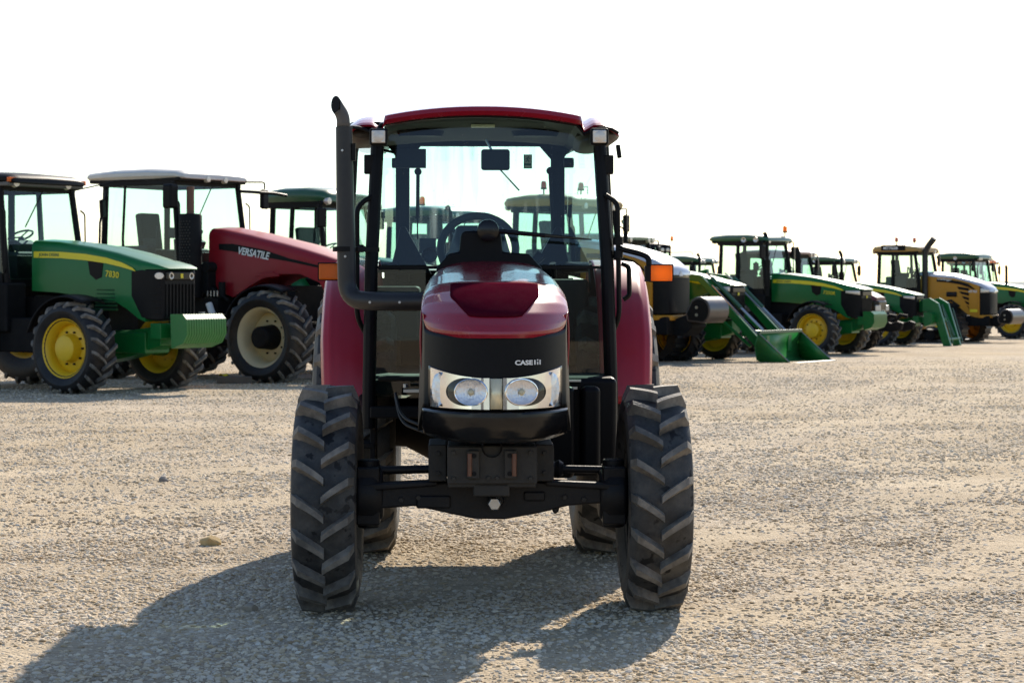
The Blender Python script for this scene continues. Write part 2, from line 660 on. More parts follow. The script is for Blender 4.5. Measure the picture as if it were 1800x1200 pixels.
def track_band(N, L, pos):
    """0..1 where wheels have pressed the gravel into pale sandy lanes"""
    nz = N.new('ShaderNodeTexNoise')
    nz.inputs['Scale'].default_value = .7
    nz.inputs['Detail'].default_value = 5
    L.new(pos, nz.inputs['Vector'])
    total = None
    for c, radii in TRACKS:
        sub = N.new('ShaderNodeVectorMath')
        sub.operation = 'SUBTRACT'
        sub.inputs[1].default_value = (c[0], c[1], 0)
        L.new(pos, sub.inputs[0])
        ln = N.new('ShaderNodeVectorMath')
        ln.operation = 'LENGTH'
        L.new(sub.outputs[0], ln.inputs[0])
        wob = N.new('ShaderNodeMath')
        wob.operation = 'MULTIPLY_ADD'
        L.new(nz.outputs[0], wob.inputs[0])
        wob.inputs[1].default_value = .7
        L.new(ln.outputs['Value'], wob.inputs[2])
        for r_ in radii:
            df = N.new('ShaderNodeMath')
            df.operation = 'SUBTRACT'
            L.new(wob.outputs[0], df.inputs[0])
            df.inputs[1].default_value = r_ + .35
            ab = N.new('ShaderNodeMath')
            ab.operation = 'ABSOLUTE'
            L.new(df.outputs[0], ab.inputs[0])
            mr = N.new('ShaderNodeMapRange')
            mr.inputs[1].default_value = .10
            mr.inputs[2].default_value = .42
            mr.inputs[3].default_value = 1
            mr.inputs[4].default_value = 0
            L.new(ab.outputs[0], mr.inputs[0])
            if total is None:
                total = mr.outputs[0]
            else:
                ad = N.new('ShaderNodeMath')
                ad.operation = 'MAXIMUM'
                L.new(total, ad.inputs[0])
                L.new(mr.outputs[0], ad.inputs[1])
                total = ad.outputs[0]
    mu = N.new('ShaderNodeMath')
    mu.operation = 'MULTIPLY'
    L.new(total, mu.inputs[0])
    L.new(nz.outputs[0], mu.inputs[1])
    m2 = N.new('ShaderNodeMath')
    m2.operation = 'MULTIPLY'
    m2.use_clamp = True
    L.new(mu.outputs[0], m2.inputs[0])
    m2.inputs[1].default_value = 1.5
    return m2.outputs[0]


def ground_material():
    m = bpy.data.materials.new('gravel_yard')
    nt, b = nodes_of(m)
    N, L = nt.nodes, nt.links
    geo = N.new('ShaderNodeNewGeometry')

    def noise(scale, detail=4, rough=.55, sc=(1, 1, 1)):
        mp = N.new('ShaderNodeMapping')
        mp.inputs['Scale'].default_value = sc
        L.new(geo.outputs['Position'], mp.inputs['Vector'])
        n = N.new('ShaderNodeTexNoise')
        n.inputs['Scale'].default_value = scale
        n.inputs['Detail'].default_value = detail
        n.inputs['Roughness'].default_value = rough
        L.new(mp.outputs[0], n.inputs['Vector'])
        return n.outputs['Fac']

    def ramp(src, stops):
        r = N.new('ShaderNodeValToRGB')
        e = r.color_ramp.elements
        e[0].position, e[0].color = stops[0][0], stops[0][1] + (1,)
        e[1].position, e[1].color = stops[-1][0], stops[-1][1] + (1,)
        for p, c in stops[1:-1]:
            k = e.new(p)
            k.color = c + (1,)
        L.new(src, r.inputs[0])
        return r.outputs[0]

    def mixc(fac, a, c, mode='MIX'):
        x_ = N.new('ShaderNodeMix')
        x_.data_type = 'RGBA'
        x_.blend_type = mode
        if isinstance(fac, float):
            x_.inputs[0].default_value = fac
        else:
            L.new(fac, x_.inputs[0])
        for k, v in ((6, a), (7, c)):
            if isinstance(v, tuple):
                x_.inputs[k].default_value = v + (1,)
            else:
                L.new(v, x_.inputs[k])
        return x_.outputs[2]

    vo = N.new('ShaderNodeTexVoronoi')
    vo.inputs['Scale'].default_value = 58
    L.new(geo.outputs['Position'], vo.inputs['Vector'])
    sep = N.new('ShaderNodeSeparateColor')
    L.new(vo.outputs['Color'], sep.inputs[0])
    stone = ramp(sep.outputs[0], [(0, (.28, .22, .15)), (.3, (.41, .335, .245)), (.6, (.49, .415, .32)), (.85, (.57, .51, .42)), (1, (.37, .33, .28))])
    sand = ramp(noise(.55, 6, .6, (1, .45, 1)), [(.35, (.40, .31, .19)), (.5, (.49, .395, .265)), (.65, (.56, .465, .335))])
    fac = ramp(noise(.35, 7, .62, (1, .5, 1)), [(.42, (0, 0, 0)), (.60, (.8, .8, .8))])
    col = mixc(fac, stone, sand)
    band = track_band(N, L, geo.outputs['Position'])
    col = mixc(band, col, (.50, .42, .305))
    mott = ramp(noise(7, 6, .7), [(.3, (.62, .60, .58)), (.7, (1.16, 1.14, 1.12))])
    col = mixc(.8, col, mott, 'MULTIPLY')
    tr = ramp(noise(.8, 6, .62, (.35, .9, 1)), [(.34, (.78, .75, .70)), (.64, (1.10, 1.09, 1.07))])
    col = mixc(.8, col, tr, 'MULTIPLY')
    L.new(col, b.inputs['Base Color'])
    b.inputs['Roughness'].default_value = .95
    b.inputs['Specular IOR Level'].default_value = .15
    # stone relief
    inv = N.new('ShaderNodeMath')
    inv.operation = 'SUBTRACT'
    inv.inputs[0].default_value = 1
    L.new(vo.outputs['Distance'], inv.inputs[1])
    ad = N.new('ShaderNodeMath')
    ad.operation = 'MULTIPLY_ADD'
    L.new(noise(18, 5, .7), ad.inputs[0])
    ad.inputs[1].default_value = 1.5
    L.new(inv.outputs[0], ad.inputs[2])
    bp = N.new('ShaderNodeBump')
    bp.inputs['Strength'].default_value = 1.0
    bp.inputs['Distance'].default_value = .010
    L.new(ad.outputs[0], bp.inputs['Height'])
    L.new(bp.outputs[0], b.inputs['Normal'])
    return m


def stone_material():
    m = bpy.data.materials.new('gravel_stone')
    nt, b = nodes_of(m)
    N, L = nt.nodes, nt.links
    oi = N.new('ShaderNodeObjectInfo')
    r = N.new('ShaderNodeValToRGB')
    e = r.color_ramp.elements
    e[0].position, e[0].color = 0, (.33, .24, .14, 1)
    e[1].position, e[1].color = 1, (.72, .65, .53, 1)
    for p, c in ((.12, (.48, .365, .225)), (.3, (.58, .465, .32)), (.55, (.64, .535, .40)), (.78, (.55, .485, .40)), (.9, (.70, .585, .42))):
        k = e.new(p)
        k.color = c + (1,)
    L.new(oi.outputs['Random'], r.inputs[0])
    tc = N.new('ShaderNodeTexCoord')
    nz = N.new('ShaderNodeTexNoise')
    nz.inputs['Scale'].default_value = 3
    nz.inputs['Detail'].default_value = 3
    L.new(tc.outputs['Object'], nz.inputs['Vector'])
    mr = N.new('ShaderNodeMapRange')
    mr.inputs[3].default_value = .78
    mr.inputs[4].default_value = 1.15
    L.new(nz.outputs['Fac'], mr.inputs[0])
    mx = N.new('ShaderNodeMix')
    mx.data_type = 'RGBA'
    mx.blend_type = 'MULTIPLY'
    mx.inputs[0].default_value = 1
    L.new(r.outputs[0], mx.inputs[6])
    L.new(mr.outputs[0], mx.inputs[7])
    L.new(mx.outputs[2], b.inputs['Base Color'])
    b.inputs['Roughness'].default_value = .9
    b.inputs['Specular IOR Level'].default_value = .2
    return m


def undul(x, y):
    from mathutils import noise as mn
    v = .012 * mn.noise(Vector((x * .45, y * .9, 0))) + .008 * mn.noise(Vector((x * 1.7, y * 2.6, 3)))
    return v * max(0, 1 - abs(y - 14) / 40)


gm_ = ground_material()
g = MB()
xs = [-900, -400, -160, -60, -30, -16] + [-12 + i * .4 for i in range(61)] + [16, 30, 60, 160, 400, 900]
ys = [-60, -20, -6, 2, 5] + [6 + i * .35 for i in range(70)] + [31 + i for i in range(60)] + [95, 110, 140, 200, 400, 900, 2500]
W_ = len(xs)
g.add([(a, c, zg(a, c) + undul(a, c)) for c in ys for a in xs], [(j * W_ + i, j * W_ + i + 1, (j + 1) * W_ + i + 1, (j + 1) * W_ + i) for j in range(len(ys) - 1) for i in range(W_ - 1)])
ground = g.build('ground', gm_, None, ang=180)
tag(ground, 'pale tan gravel yard under the tractors', None, None, 'structure')

# loose gravel: real stones on the yard where they are large enough to see
smat = stone_material()
stone_col = bpy.data.collections.new('stone_shapes')
rng = random.Random(3)
for k in range(7):
    bm = bmesh.new()
    bmesh.ops.create_icosphere(bm, subdivisions=2 if k < 4 else 1, radius=1)
    ph = [Vector((rng.uniform(-1, 1), rng.uniform(-1, 1), rng.uniform(-1, 1))).normalized() for _ in range(7)]
    cut = [rng.uniform(.55, .9) for _ in ph]
    for v in bm.verts:
        p = v.co.copy()
        for n_, c_ in zip(ph, cut):
            dd = p.dot(n_) - c_
            if dd > 0:
                p -= n_ * dd * .92
        v.co = Vector((p.x * rng.uniform(.97, 1.03) * 1.15, p.y * .95, p.z * .60))
    me = bpy.data.meshes.new('stone_shape')
    bm.to_mesh(me)
    bm.free()
    me.materials.append(smat)
    so = bpy.data.objects.new('stone_shape', me)
    stone_col.objects.link(so)


def gravel(name, y0, y1, dens, size, seed, label, fade, step=.5):
    pl_ = MB()
    ny = int((y1 - y0) / step)
    vs_, fs_ = [], []
    nx = 24
    for j in range(ny + 1):
        yy = y0 + (y1 - y0) * j / ny
        hw = yy * .2432 + .5
        for i in range(nx + 1):
            a = -hw + 2 * hw * i / nx
            vs_.append((a, yy, zg(a, yy) + undul(a, yy)))
    for j in range(ny):
        for i in range(nx):
            k = j * (nx + 1) + i
            fs_.append((k, k + 1, k + nx + 2, k + nx + 1))
    pl_.add(vs_, fs_)
    o = pl_.build(name, smat, None, ang=180)
    tag(o, label, None, None, 'stuff')
    ng = bpy.data.node_groups.new(name, 'GeometryNodeTree')
    ng.interface.new_socket('Geometry', in_out='INPUT', socket_type='NodeSocketGeometry')
    ng.interface.new_socket('Geometry', in_out='OUTPUT', socket_type='NodeSocketGeometry')
    N, L = ng.nodes, ng.links
    gi, go = N.new('NodeGroupInput'), N.new('NodeGroupOutput')
    dp = N.new('GeometryNodeDistributePointsOnFaces')
    dp.distribute_method = 'RANDOM'
    pos = N.new('GeometryNodeInputPosition')
    mp = N.new('ShaderNodeVectorMath')
    mp.operation = 'MULTIPLY'
    mp.inputs[1].default_value = (.9, .55, 1)
    L.new(pos.outputs[0], mp.inputs[0])
    nz = N.new('ShaderNodeTexNoise')
    nz.inputs['Scale'].default_value = .8
    nz.inputs['Detail'].default_value = 5
    nz.inputs['Roughness'].default_value = .6
    L.new(mp.outputs[0], nz.inputs['Vector'])
    mr = N.new('ShaderNodeMapRange')
    mr.inputs[1].default_value = .36
    mr.inputs[2].default_value = .60
    mr.inputs[3].default_value = dens
    mr.inputs[4].default_value = dens * .16
    L.new(nz.outputs[0], mr.inputs[0])
    sx_ = N.new('ShaderNodeSeparateXYZ')
    L.new(pos.outputs[0], sx_.inputs[0])
    fd = N.new('ShaderNodeMapRange')
    fd.inputs[1].default_value = fade[0]
    fd.inputs[2].default_value = fade[1]
    fd.inputs[3].default_value = 1.0
    fd.inputs[4].default_value = fade[2]
    L.new(sx_.outputs[1], fd.inputs[0])
    tb = N.new('ShaderNodeMath')
    tb.operation = 'MULTIPLY_ADD'
    L.new(track_band(N, L, pos.outputs[0]), tb.inputs[0])
    tb.inputs[1].default_value = -.75
    tb.inputs[2].default_value = 1
    ft = N.new('ShaderNodeMath')
    ft.operation = 'MULTIPLY'
    L.new(fd.outputs[0], ft.inputs[0])
    L.new(tb.outputs[0], ft.inputs[1])
    fm = N.new('ShaderNodeMath')
    fm.operation = 'MULTIPLY'
    L.new(ft.outputs[0], fm.inputs[0])
    L.new(mr.outputs[0], fm.inputs[1])
    L.new(fm.outputs[0], dp.inputs['Density'])
    dp.inputs['Seed'].default_value = seed
    L.new(gi.outputs[0], dp.inputs['Mesh'])
    ip = N.new('GeometryNodeInstanceOnPoints')
    ci = N.new('GeometryNodeCollectionInfo')
    ci.inputs['Collection'].default_value = stone_col
    ci.inputs['Separate Children'].default_value = True
    ci.inputs['Reset Children'].default_value = True
    L.new(dp.outputs['Points'], ip.inputs['Points'])
    L.new(ci.outputs[0], ip.inputs['Instance'])
    ip.inputs['Pick Instance'].default_value = True
    rr = N.new('FunctionNodeRandomValue')
    rr.data_type = 'FLOAT_VECTOR'
    rr.inputs[0].default_value = (-.35, -.35, 0)
    rr.inputs[1].default_value = (.35, .35, 6.28)
    rr.inputs['Seed'].default_value = seed + 5
    L.new(rr.outputs[0], ip.inputs['Rotation'])
    rs_ = N.new('FunctionNodeRandomValue')
    rs_.data_type = 'FLOAT'
    rs_.inputs['Seed'].default_value = seed + 9
    rs_.inputs[2].default_value = 0
    rs_.inputs[3].default_value = 1
    pw = N.new('ShaderNodeMath')
    pw.operation = 'POWER'
    L.new(rs_.outputs[1], pw.inputs[0])
    pw.inputs[1].default_value = 3.4
    ms = N.new('ShaderNodeMapRange')
    ms.inputs[3].default_value = size * .5
    ms.inputs[4].default_value = size * 2.4
    L.new(pw.outputs[0], ms.inputs[0])
    L.new(ms.outputs[0], ip.inputs['Scale'])
    L.new(ip.outputs[0], go.inputs[0])
    md = o.modifiers.new('scatter', 'NODES')
    md.node_group = ng
    return o


gravel('gravel', 7.4, 13.0, 5600, .0080, 1, 'loose pale gravel stones on the yard in front', (9.0, 13.0, .50))
gravel('gravel', 13.0, 22.0, 2400, .0092, 2, 'loose pale gravel stones on the yard between the tractors', (13.0, 22.0, .36))
gravel('gravel', 22.0, 50.0, 900, .0088, 4, 'loose pale gravel stones before the parked row', (22.0, 50.0, .0))

# a few single bigger stones
for (px, py, s_, c_) in ((368, 958, .055, (.50, .36, .17)), (287, 846, .035, (.22, .20, .18)), (440, 1072, .03, (.35, .30, .24))):
    d = F * EYE / (py - 500)
    X = (px - 900) * d / F
    bm = bmesh.new()
    bmesh.ops.create_icosphere(bm, subdivisions=3, radius=1)
    ph = [Vector((rng.uniform(-1, 1), rng.uniform(-1, 1), rng.uniform(-.3, 1))).normalized() for _ in range(9)]
    for v in bm.verts:
        p = v.co.copy()
        for n_ in ph:
            dd = p.dot(n_) - .72
            if dd > 0:
                p -= n_ * dd
        v.co = Vector((p.x * s_ * 1.3, p.y * s_, p.z * s_ * .8))
    me = bpy.data.meshes.new('stone')
    bm.to_mesh(me)
    bm.free()
    key = 'stone_%d' % int(c_[0] * 100)
    me.materials.append(mat(key, c_, rough=.9, noise=.25, nscale=40, bump=.5, bscale=90))
    so = bpy.data.objects.new('stone', me)
    COL.objects.link(so)
    so.location = (X, d, zg(X, d) + s_ * .35)
    tag(so, {368: 'yellowish stone lying alone left of the front tyre', 287: 'small dark stone lying in the sunlit gravel at left', 440: 'small tan stone at the edge of the long shadow'}[px], 'stone', 'single stones on the gravel')

# far low hills on the skyline
hm = mat('far_hills', (.20, .23, .22), rough=1, noise=.2, nscale=.01)
h = MB()
n = 90
from mathutils import noise as mn
def hz(i):
    a = -700 + 1500 * i / n
    return a, 1.0 + 5.5 * max(0, (a + 100) / 900) + 3.0 * (mn.noise(Vector((a * .008, 0, 5))) + .35 * mn.noise(Vector((a * .04, 1, 5))))
vs_ = []
for i in range(n + 1):
    a, z = hz(i)
    vs_ += [(a, 1500, -1.2), (a, 1600, z), (a, 1800, -1.2)]
fs_ = []
for i in range(n):
    k = i * 3
    fs_ += [(k, k + 3, k + 4, k + 1), (k + 1, k + 4, k + 5, k + 2)]
h.add(vs_, fs_)
ho = h.build('hills', hm, None)
tag(ho, 'low pale hills on the skyline', None, None, 'structure')

# metal shed across the yard behind the photographer, seen mirrored in the glass and lamps
shed = empty('shed', (0, -36, 0), 0)
tag(shed, 'long pale corrugated metal shed across the yard, mirrored in the cab glass', 'shed')
wm_ = mat('corrugated_metal', (.22, .26, .25), rough=.5, noise=.08, nscale=.6)
w = MB()
n = 360
pts = [(-36 + 72 * i / n, .06 if i % 2 else 0) for i in range(n + 1)]
w.add([(a, b_, 0) for a, b_ in pts] + [(a, b_, 5.2) for a, b_ in pts], [(i, i + 1, n + 2 + i, n + 1 + i) for i in range(n)])
w.build('wall', wm_, shed)
w = MB()
w.prism([(.4, 5.1), (.4, 5.3), (-9, 7.2), (-18, 5.3), (-18, 5.1)], 'x', -36.4, 36.4)
w.build('roof', MATS['grey_underside'], shed)
for xx in (-12.0, 9.0):
    w = MB().box((xx, .12, 2.0), (4.4, .08, 4.0))
    w.build('door', MATS['interior_grey'], shed)

# ------------------------------------------------------------------ the red tractor in the middle (local x right, y back, z up)
MAIN_Y = 9.9
MX = -0.098
main = empty('tractor', (MX, MAIN_Y, 0), R(1.5))
tag(main, 'red tractor with black nose and tall exhaust, parked alone facing the camera on gravel', 'tractor')


def M(px, py, yl):
    d = MAIN_Y + yl
    return Vector(((px - 900) * d / F - MX + 0.026 * yl, yl, EYE - (py - 500) * d / F))


def build_main():
    T = main
    FT = (rubber, lug_m)
    # wheels
    for s in (-1, 1):
        wheel(T, 'front_wheel', (s * 0.762, 0, 0.520), s, 0.530, 0.285, 0.315, 19, 0.044, FT, cast, 'flat', (0.11, 0.035), cast, 8, axis='x')
    for s in (-1, 1):
        wheel(T, 'rear_wheel', (s * 0.722, 2.13, 0.735), s, 0.745, 0.44, 0.40, 20, 0.042, FT, cast, 'deep', (0.14, 0.1), cast, 8, axis='x')

    # front axle: cast beam, pivot, hubs, steering
    b = MB()
    low = [(-0.62, .43), (-0.50, .445), (-0.36, .455), (-0.22, .425), (-0.08, .395), (0.06, .392), (0.22, .42), (0.36, .455), (0.50, .465), (0.62, .45)]
    top = [(0.62, .545), (0.45, .552), (0.22, .565), (0.1, .56), (-0.1, .56), (-0.22, .565), (-0.45, .552), (-0.62, .545)]
    b.prism(low + top, 'y', -0.10, 0.10)
    b.prism([(-0.60, .525), (-0.25, .55), (-0.25, .575), (-0.60, .56)], 'y', -0.125, -0.02)
    b.prism([(0.25, .55), (0.60, .525), (0.60, .56), (0.25, .575)], 'y', -0.125, -0.02)
    b.lathe([(-0.155, 0), (-0.155, 0.036), (-0.09, 0.04), (-0.08, 0.085), (0.1, 0.09)], 'y', (0.02, 0, 0.485), 18)
    b.box((0.20, -0.105, .50), (0.10, .02, .045))
    b.box((-0.27, -0.105, .475), (0.16, .02, .06))
    b.prism([(.27, .46), (.32, .455), (.315, .425), (.295, .41)], 'y', -0.08, 0.02)
    b.v = [(x, y, z + .035) for x, y, z in b.v]
    b.build('front_axle', cast, T, 0.012, 2)
    nut = MB().lathe([(-0.175, 0), (-0.175, .030), (-.15, .034), (-.13, .034)], 'y', (0.012, -.02, 0.508), 6)
    nut.build('pivot_nut', steel, T, 0.004)
    for s in (-1, 1):
        k = MB()
        k.lathe([(0.50, 0.02), (0.505, .11), (0.55, .135), (0.62, .135), (0.635, .12), (0.66, 0.06)], 'x', (0, 0, .535), 20)
        if s < 0:
            k.v = [(-x, y, z) for x, y, z in k.v]
        k.box((s * .575, 0, .535), (.11, .20, .27))
        k.box((s * .565, .12, .60), (.06, .26, .05))
        k.lathe([(.38, .04), (.38, .052), (.70, .052), (.70, .03)], 'z', (s * .575, 0, 0), 14, cap=True)
        k.build('steering_knuckle', cast, T, 0.01)
    c = MB()
    c.tube([(-.60, .02, .645), (-.27, .02, .652)], .020, 12)
    c.tube([(-.29, .02, .652), (-.27, .02, .652), (-.255, .02, .652), (-.24, .02, .652), (-.225, .02, .652), (-.18, .02, .652)], [.03, .045, .036, .046, .036, .036], 14)
    c.tube([(.60, .02, .645), (.30, .02, .652)], .018, 12)
    c.tube([(.34, .02, .652), (.32, .02, .652), (.30, .02, .652), (.28, .02, .652), (.20, .02, .652)], [.03, .044, .034, .044, .034], 14)
    c.tube([(-.2, .02, .652), (.24, .02, .652)], .045, 14)
    c.build('steering_cylinder', cast, T)

    # front bracket with slotted tow plates
    b = MB()
    b.box((0.022, -0.10, .70), (.40, .62, .19))
    b.box((-.225, -0.02, .70), (.085, .40, .17))
    b.box((.268, -0.02, .70), (.085, .40, .17))
    b.box((0.02, -.36, .597), (.165, .10, .065))
    b.v = [(x - .025, y, z) for x, y, z in b.v]
    b.build('front_bracket', cast_grey, T, 0.008, 2)
    pl = MB()
    pl.prism([(-.18, .625), (.225, .625), (.225, .79), (.13, .79)] + [(.022 + .047 * math.cos(a), .79 + -.047 * math.sin(a)) for a in [i * math.pi / 8 for i in range(9)]] + [(-.085, .79), (-.18, .79)], 'y', -.428, -.4125)
    pl.v = [(x - .025, y, z) for x, y, z in pl.v]
    fp = pl.build('front_plate', cast_grey, T, 0.004)
    bl = MB()
    for bx_, bz in ((-.175, .648), (-.175, .765), (.170, .648), (.170, .765), (-.02, .650), (.02, .650)):
        bl.lathe([(-.445, 0), (-.445, .009), (-.420, .011)], 'y', (bx_, 0, bz), 6)
    for bx_ in (-.245, .245):
        for bz in (.655, .745):
            bl.lathe([(-.235, 0), (-.235, .010), (-.210, .012)], 'y', (bx_ - .003, 0, bz), 6)
    for bx_, bz in ((-.42, .52), (-.34, .53), (.34, .53), (.43, .52)):
        bl.lathe([(-.118, 0), (-.118, .011), (-.095, .013)], 'y', (bx_, 0, bz), 6)
    bl.build_each('bolt_head', cast_grey, T)
    hole = MB().lathe([(-.43, .040), (-.425, .047), (-.20, .047), (-.20, 0)], 'y', (-.003, 0, .785), 18)
    hole.build('crank_hole', black_matt, T)
    for cx in (-.088, .080):
        q = MB()
        q.box((cx, -.442, .712), (.056, .024, .128))
        o = q.build('tow_plate', cast_grey, T, 0.006)
        rs = MB()
        sgn = -1 if cx < 0 else 1
        rs.tube([(cx + sgn * .016, -.453, .662), (cx + sgn * .016, -.456, .712), (cx + sgn * .016, -.453, .762)], .011, 8)
        rs.build('rust_strip', rust, o)
        hh = MB()
        for zz in (.672, .752):
            hh.lathe([(-.4565, .011), (-.4555, .011), (-.4555, 0)], 'y', (cx - sgn * .004, 0, zz), 10)
            hh.lathe([(-.458, .0085), (-.458, 0)], 'y', (cx - sgn * .004, 0, zz), 10)
        hh.build_each('bolt_hole', black_matt, o)
    # engine, gearbox, tanks
    b = MB()
    b.box((0.02, .55, .80), (.42, 1.0, .50))
    b.box((0.0, 1.55, .72), (.40, 1.2, .48))
    b.lathe([(-.70, .12), (-.45, .14), (-.3, .22), (.3, .22), (.45, .14), (.70, .12)], 'x', (0, 2.13, .735), 16, cap=True)
    b.lathe([(.2, .13), (.9, .13)], 'y', (0.02, 0, .78), 14, cap=True)
    b.build('engine_block', black_matt, T, 0.02)
    b = MB()
    b.box((.47, 1.05, .80), (.36, .62, .50))
    b.box((.36, .70, .78), (.14, .15, .46))
    b.box((.51, .70, .79), (.10, .12, .44))
    b.build('fuel_tank', black, T, 0.03, 3)
    b = MB()
    b.box((-.44, 1.25, .985), (.36, .4, .08))
    b.box((-.44, 1.0, 1.035), (.26, .10, .025))
    b.box((-.46, 1.02, .86), (.30, .08, .06))
    b.build('platform', black_matt, T, 0.01)
    st = MB()
    st.box((-.385, .72, .985), (.09, .05, .014))
    st.lathe([(0, .013), (.018, .013), (.018, 0)], 'z', (-.42, .74, 1.0), 8)
    st.box((.405, .70, 1.00), (.08, .04, .012))
    st.box((.43, .72, 1.035), (.07, .03, .010))
    st.build_each('valve_fitting', steel, T)
    h = MB()
    for k in range(2):
        h.tube(fillet([(-.47, .75, .97 - .02 * k), (-.44, .6, .86 - .03 * k), (-.30, .35, .82 - .025 * k), (-.2, .3, .80 - .03 * k)], .15), .008, 8)
    h.build_each('hydraulic_hose', black, T)
    # steps
    for s in (-1, 1):
        q = MB()
        for k, z in enumerate((.42, .68)):
            q.box((s * .70, 1.22, z), (.22, .26, .03))
        q.box((s * .60, 1.12, .66), (.03, .05, .60))
        q.box((s * .60, 1.33, .66), (.03, .05, .60))
        q.build('step', black_matt, T, 0.006)

    # ---------------- hood
    rows = [  # y centre, y sweep at edge, z centre, z edge, power, half width
        (-.628, .285, 1.283, 1.366, 4.6, .318), (-.642, .285, 1.300, 1.378, 4.6, .321), (-.640, .282, 1.313, 1.386, 4.6, .325),
        (-.618, .27, 1.340, 1.390, 4.2, .330), (-.565, .25, 1.390, 1.394, 3.8, .334), (-.48, .22, 1.442, 1.398, 3.6, .338),
        (-.36, .18, 1.492, 1.402, 3.6, .339), (-.25, .15, 1.520, 1.404, 3.6, .339), (-.16, .12, 1.536, 1.406, 3.6, .339), (0, .08, 1.552, 1.408, 3.6, .338),
        (.3, .02, 1.585, 1.412, 3.6, .336), (.65, 0, 1.615, 1.418, 3.4, .332), (.97, 0, 1.640, 1.424, 3.2, .325)]

    def hood_pt(v, u):
        """v in row units, u -1..1"""
        i = min(int(v), len(rows) - 2)
        t = v - i
        r_ = [a * (1 - t) + b2 * t for a, b2 in zip(rows[i], rows[i + 1])]
        yc, sw, zc, ze, p, hw = r_
        a = max(-1, min(1, math.sin(u * math.pi / 2)))
        a = 0.35 * u + 0.65 * a
        k = max(0.0, 1 - abs(a) ** p)
        z = ze + (zc - ze) * k ** (1 / p)
        return Vector((a * hw + .012, yc + sw * abs(a) ** 2.4, z))
    NV = (len(rows) - 1) * 6
    hd = MB().grid(lambda s, t: hood_pt(t * (len(rows) - 1), s * 2 - 1), 84, NV)
    hood = hd.build('hood', red, T, ang=50)

    def on_hood(v, x):
        lo, hi = -1.0, 1.0
        for _ in range(30):
            m_ = (lo + hi) / 2
            if hood_pt(v, m_).x < x:
                lo = m_
            else:
                hi = m_
        u = (lo + hi) / 2
        p = hood_pt(v, u)
        du = hood_pt(v, u + .01) - hood_pt(v, u - .01)
        dv = hood_pt(v + .05, u) - hood_pt(v - .05, u)
        n = du.cross(dv).normalized()
        if n.z < 0:
            n = -n
        return p, n

    def insert(s, t):
        v = 3.7 + 3.5 * t
        hw = .120 + .080 * min(1, t / .5)
        x = .010 + (s * 2 - 1) * hw
        p, n = on_hood(v + .12 * abs(s * 2 - 1) ** 4 * (1 - t), x)
        return p + n * .0065
    ins = MB().grid(insert, 24, 10)
    ins.build('hood_mesh', red_mesh, hood, ang=60, solid=.006)
    # red side panels behind the black cowl
    for s in (-1, 1):
        sp = MB()

        def side(a, t, s=s):
            y = -.24 + 1.20 * a
            z0 = 1.13 + .06 * a
            z1 = 1.412 + .012 * a
            z = z0 + (z1 - z0) * t
            return Vector((.012 + s * (.337 + .008 * math.sin(t * math.pi)), y, z))
        sp.grid(side, 10, 5)
        sp.build('side_panel', red, T, solid=.01)
        bp = MB()
        bp.box((.012 + s * .318, .40, 1.03), (.015, 1.25, .26))
        bp.build('side_screen', black, T, .005)

    # ---------------- black nose cowl
    def lip_z(x):
        a = min(1, abs(x - .012) / .333)
        return 1.366 + (1.283 - 1.366) * max(0, 1 - a ** 4.6) ** (1 / 4.6)

    def cowl_y(x, z):
        a = min(1.0, abs(x - .012) / .335)
        return -.628 + .285 * a ** 2.6 + .05 * (z - 1.1)

    def cowl(s, t):
        u = s * 2 - 1
        if abs(u) < .8:
            q = u / .8
            a = (0.4 * q + .6 * math.sin(q * math.pi / 2))
            x = .012 + a * .326
            z1 = lip_z(x) + .012
            z = .965 + (z1 - .965) * t
            return Vector((x, cowl_y(x, z) + .004, z))
        e = (abs(u) - .8) / .2
        sg = 1 if u > 0 else -1
        z = .845 + (1.385 - .845) * t
        z = z * e + (1 - e) * (.965 + (1.378 - .965) * t)
        return Vector((.012 + sg * (.326 + .012 * e + .016 * (1 - t) * e), -.34 + .05 * (z - 1.1) + .20 * e, z))
    cw = MB().grid(cowl, 70, 18)
    cowl_o = cw.build('nose_cowl', black, T, ang=45, solid=.015)

    def bumper(s, t):
        u = s * 2 - 1
        a = 0.4 * u + .6 * math.sin(u * math.pi / 2)
        zz = [.825, .815, .818, .835, .88, .93, .955, .962, .955]
        yy = [.16, .08, .03, .0, -.022, -.030, -.028, -.012, .03]
        k = t * 8
        i = min(int(k), 7)
        f = k - i
        z = zz[i] * (1 - f) + zz[i + 1] * f
        yo = yy[i] * (1 - f) + yy[i + 1] * f
        wid = .300 + .030 * min(1, t * 2)
        return Vector((.012 + a * wid, -.63 + .285 * abs(a) ** 2.6 + yo, z - (.0 if t > .4 else -.02 * abs(a) ** 3)))
    bm_ = MB().grid(bumper, 48, 24)
    bm_.build('bumper', black_gloss, T, ang=60, solid=.012)

    # headlights
    def zc_top(x):
        a = abs(x - .012)
        return 1.108 + .040 * max(0, (a - .05) / .24) ** 1.8
    for s in (-1, 1):
        x0, x1 = (.012 + s * .030), (.012 + s * .292)

        def hp(a, t, off, g=0.0):
            x = x0 + (x1 - x0) * (g + a * (1 - 2 * g))
            zb = .970 + .004 * a
            zt = zc_top(x)
            z = zb + (zt - zb) * (g * .7 + t * (1 - 1.4 * g))
            return Vector((x, cowl_y(x, z) - off, z))
        bez = MB().grid(lambda a, t: hp(a, t, .004, -.035), 20, 8)
        hl = bez.build('headlight', black_gloss, T, solid=.008)
        ch = MB().grid(lambda a, t: hp(a, t, .009), 24, 10)
        ch.build('reflector', chrome, hl, ang=60)
        cx, cz = .012 + s * .112, 1.047

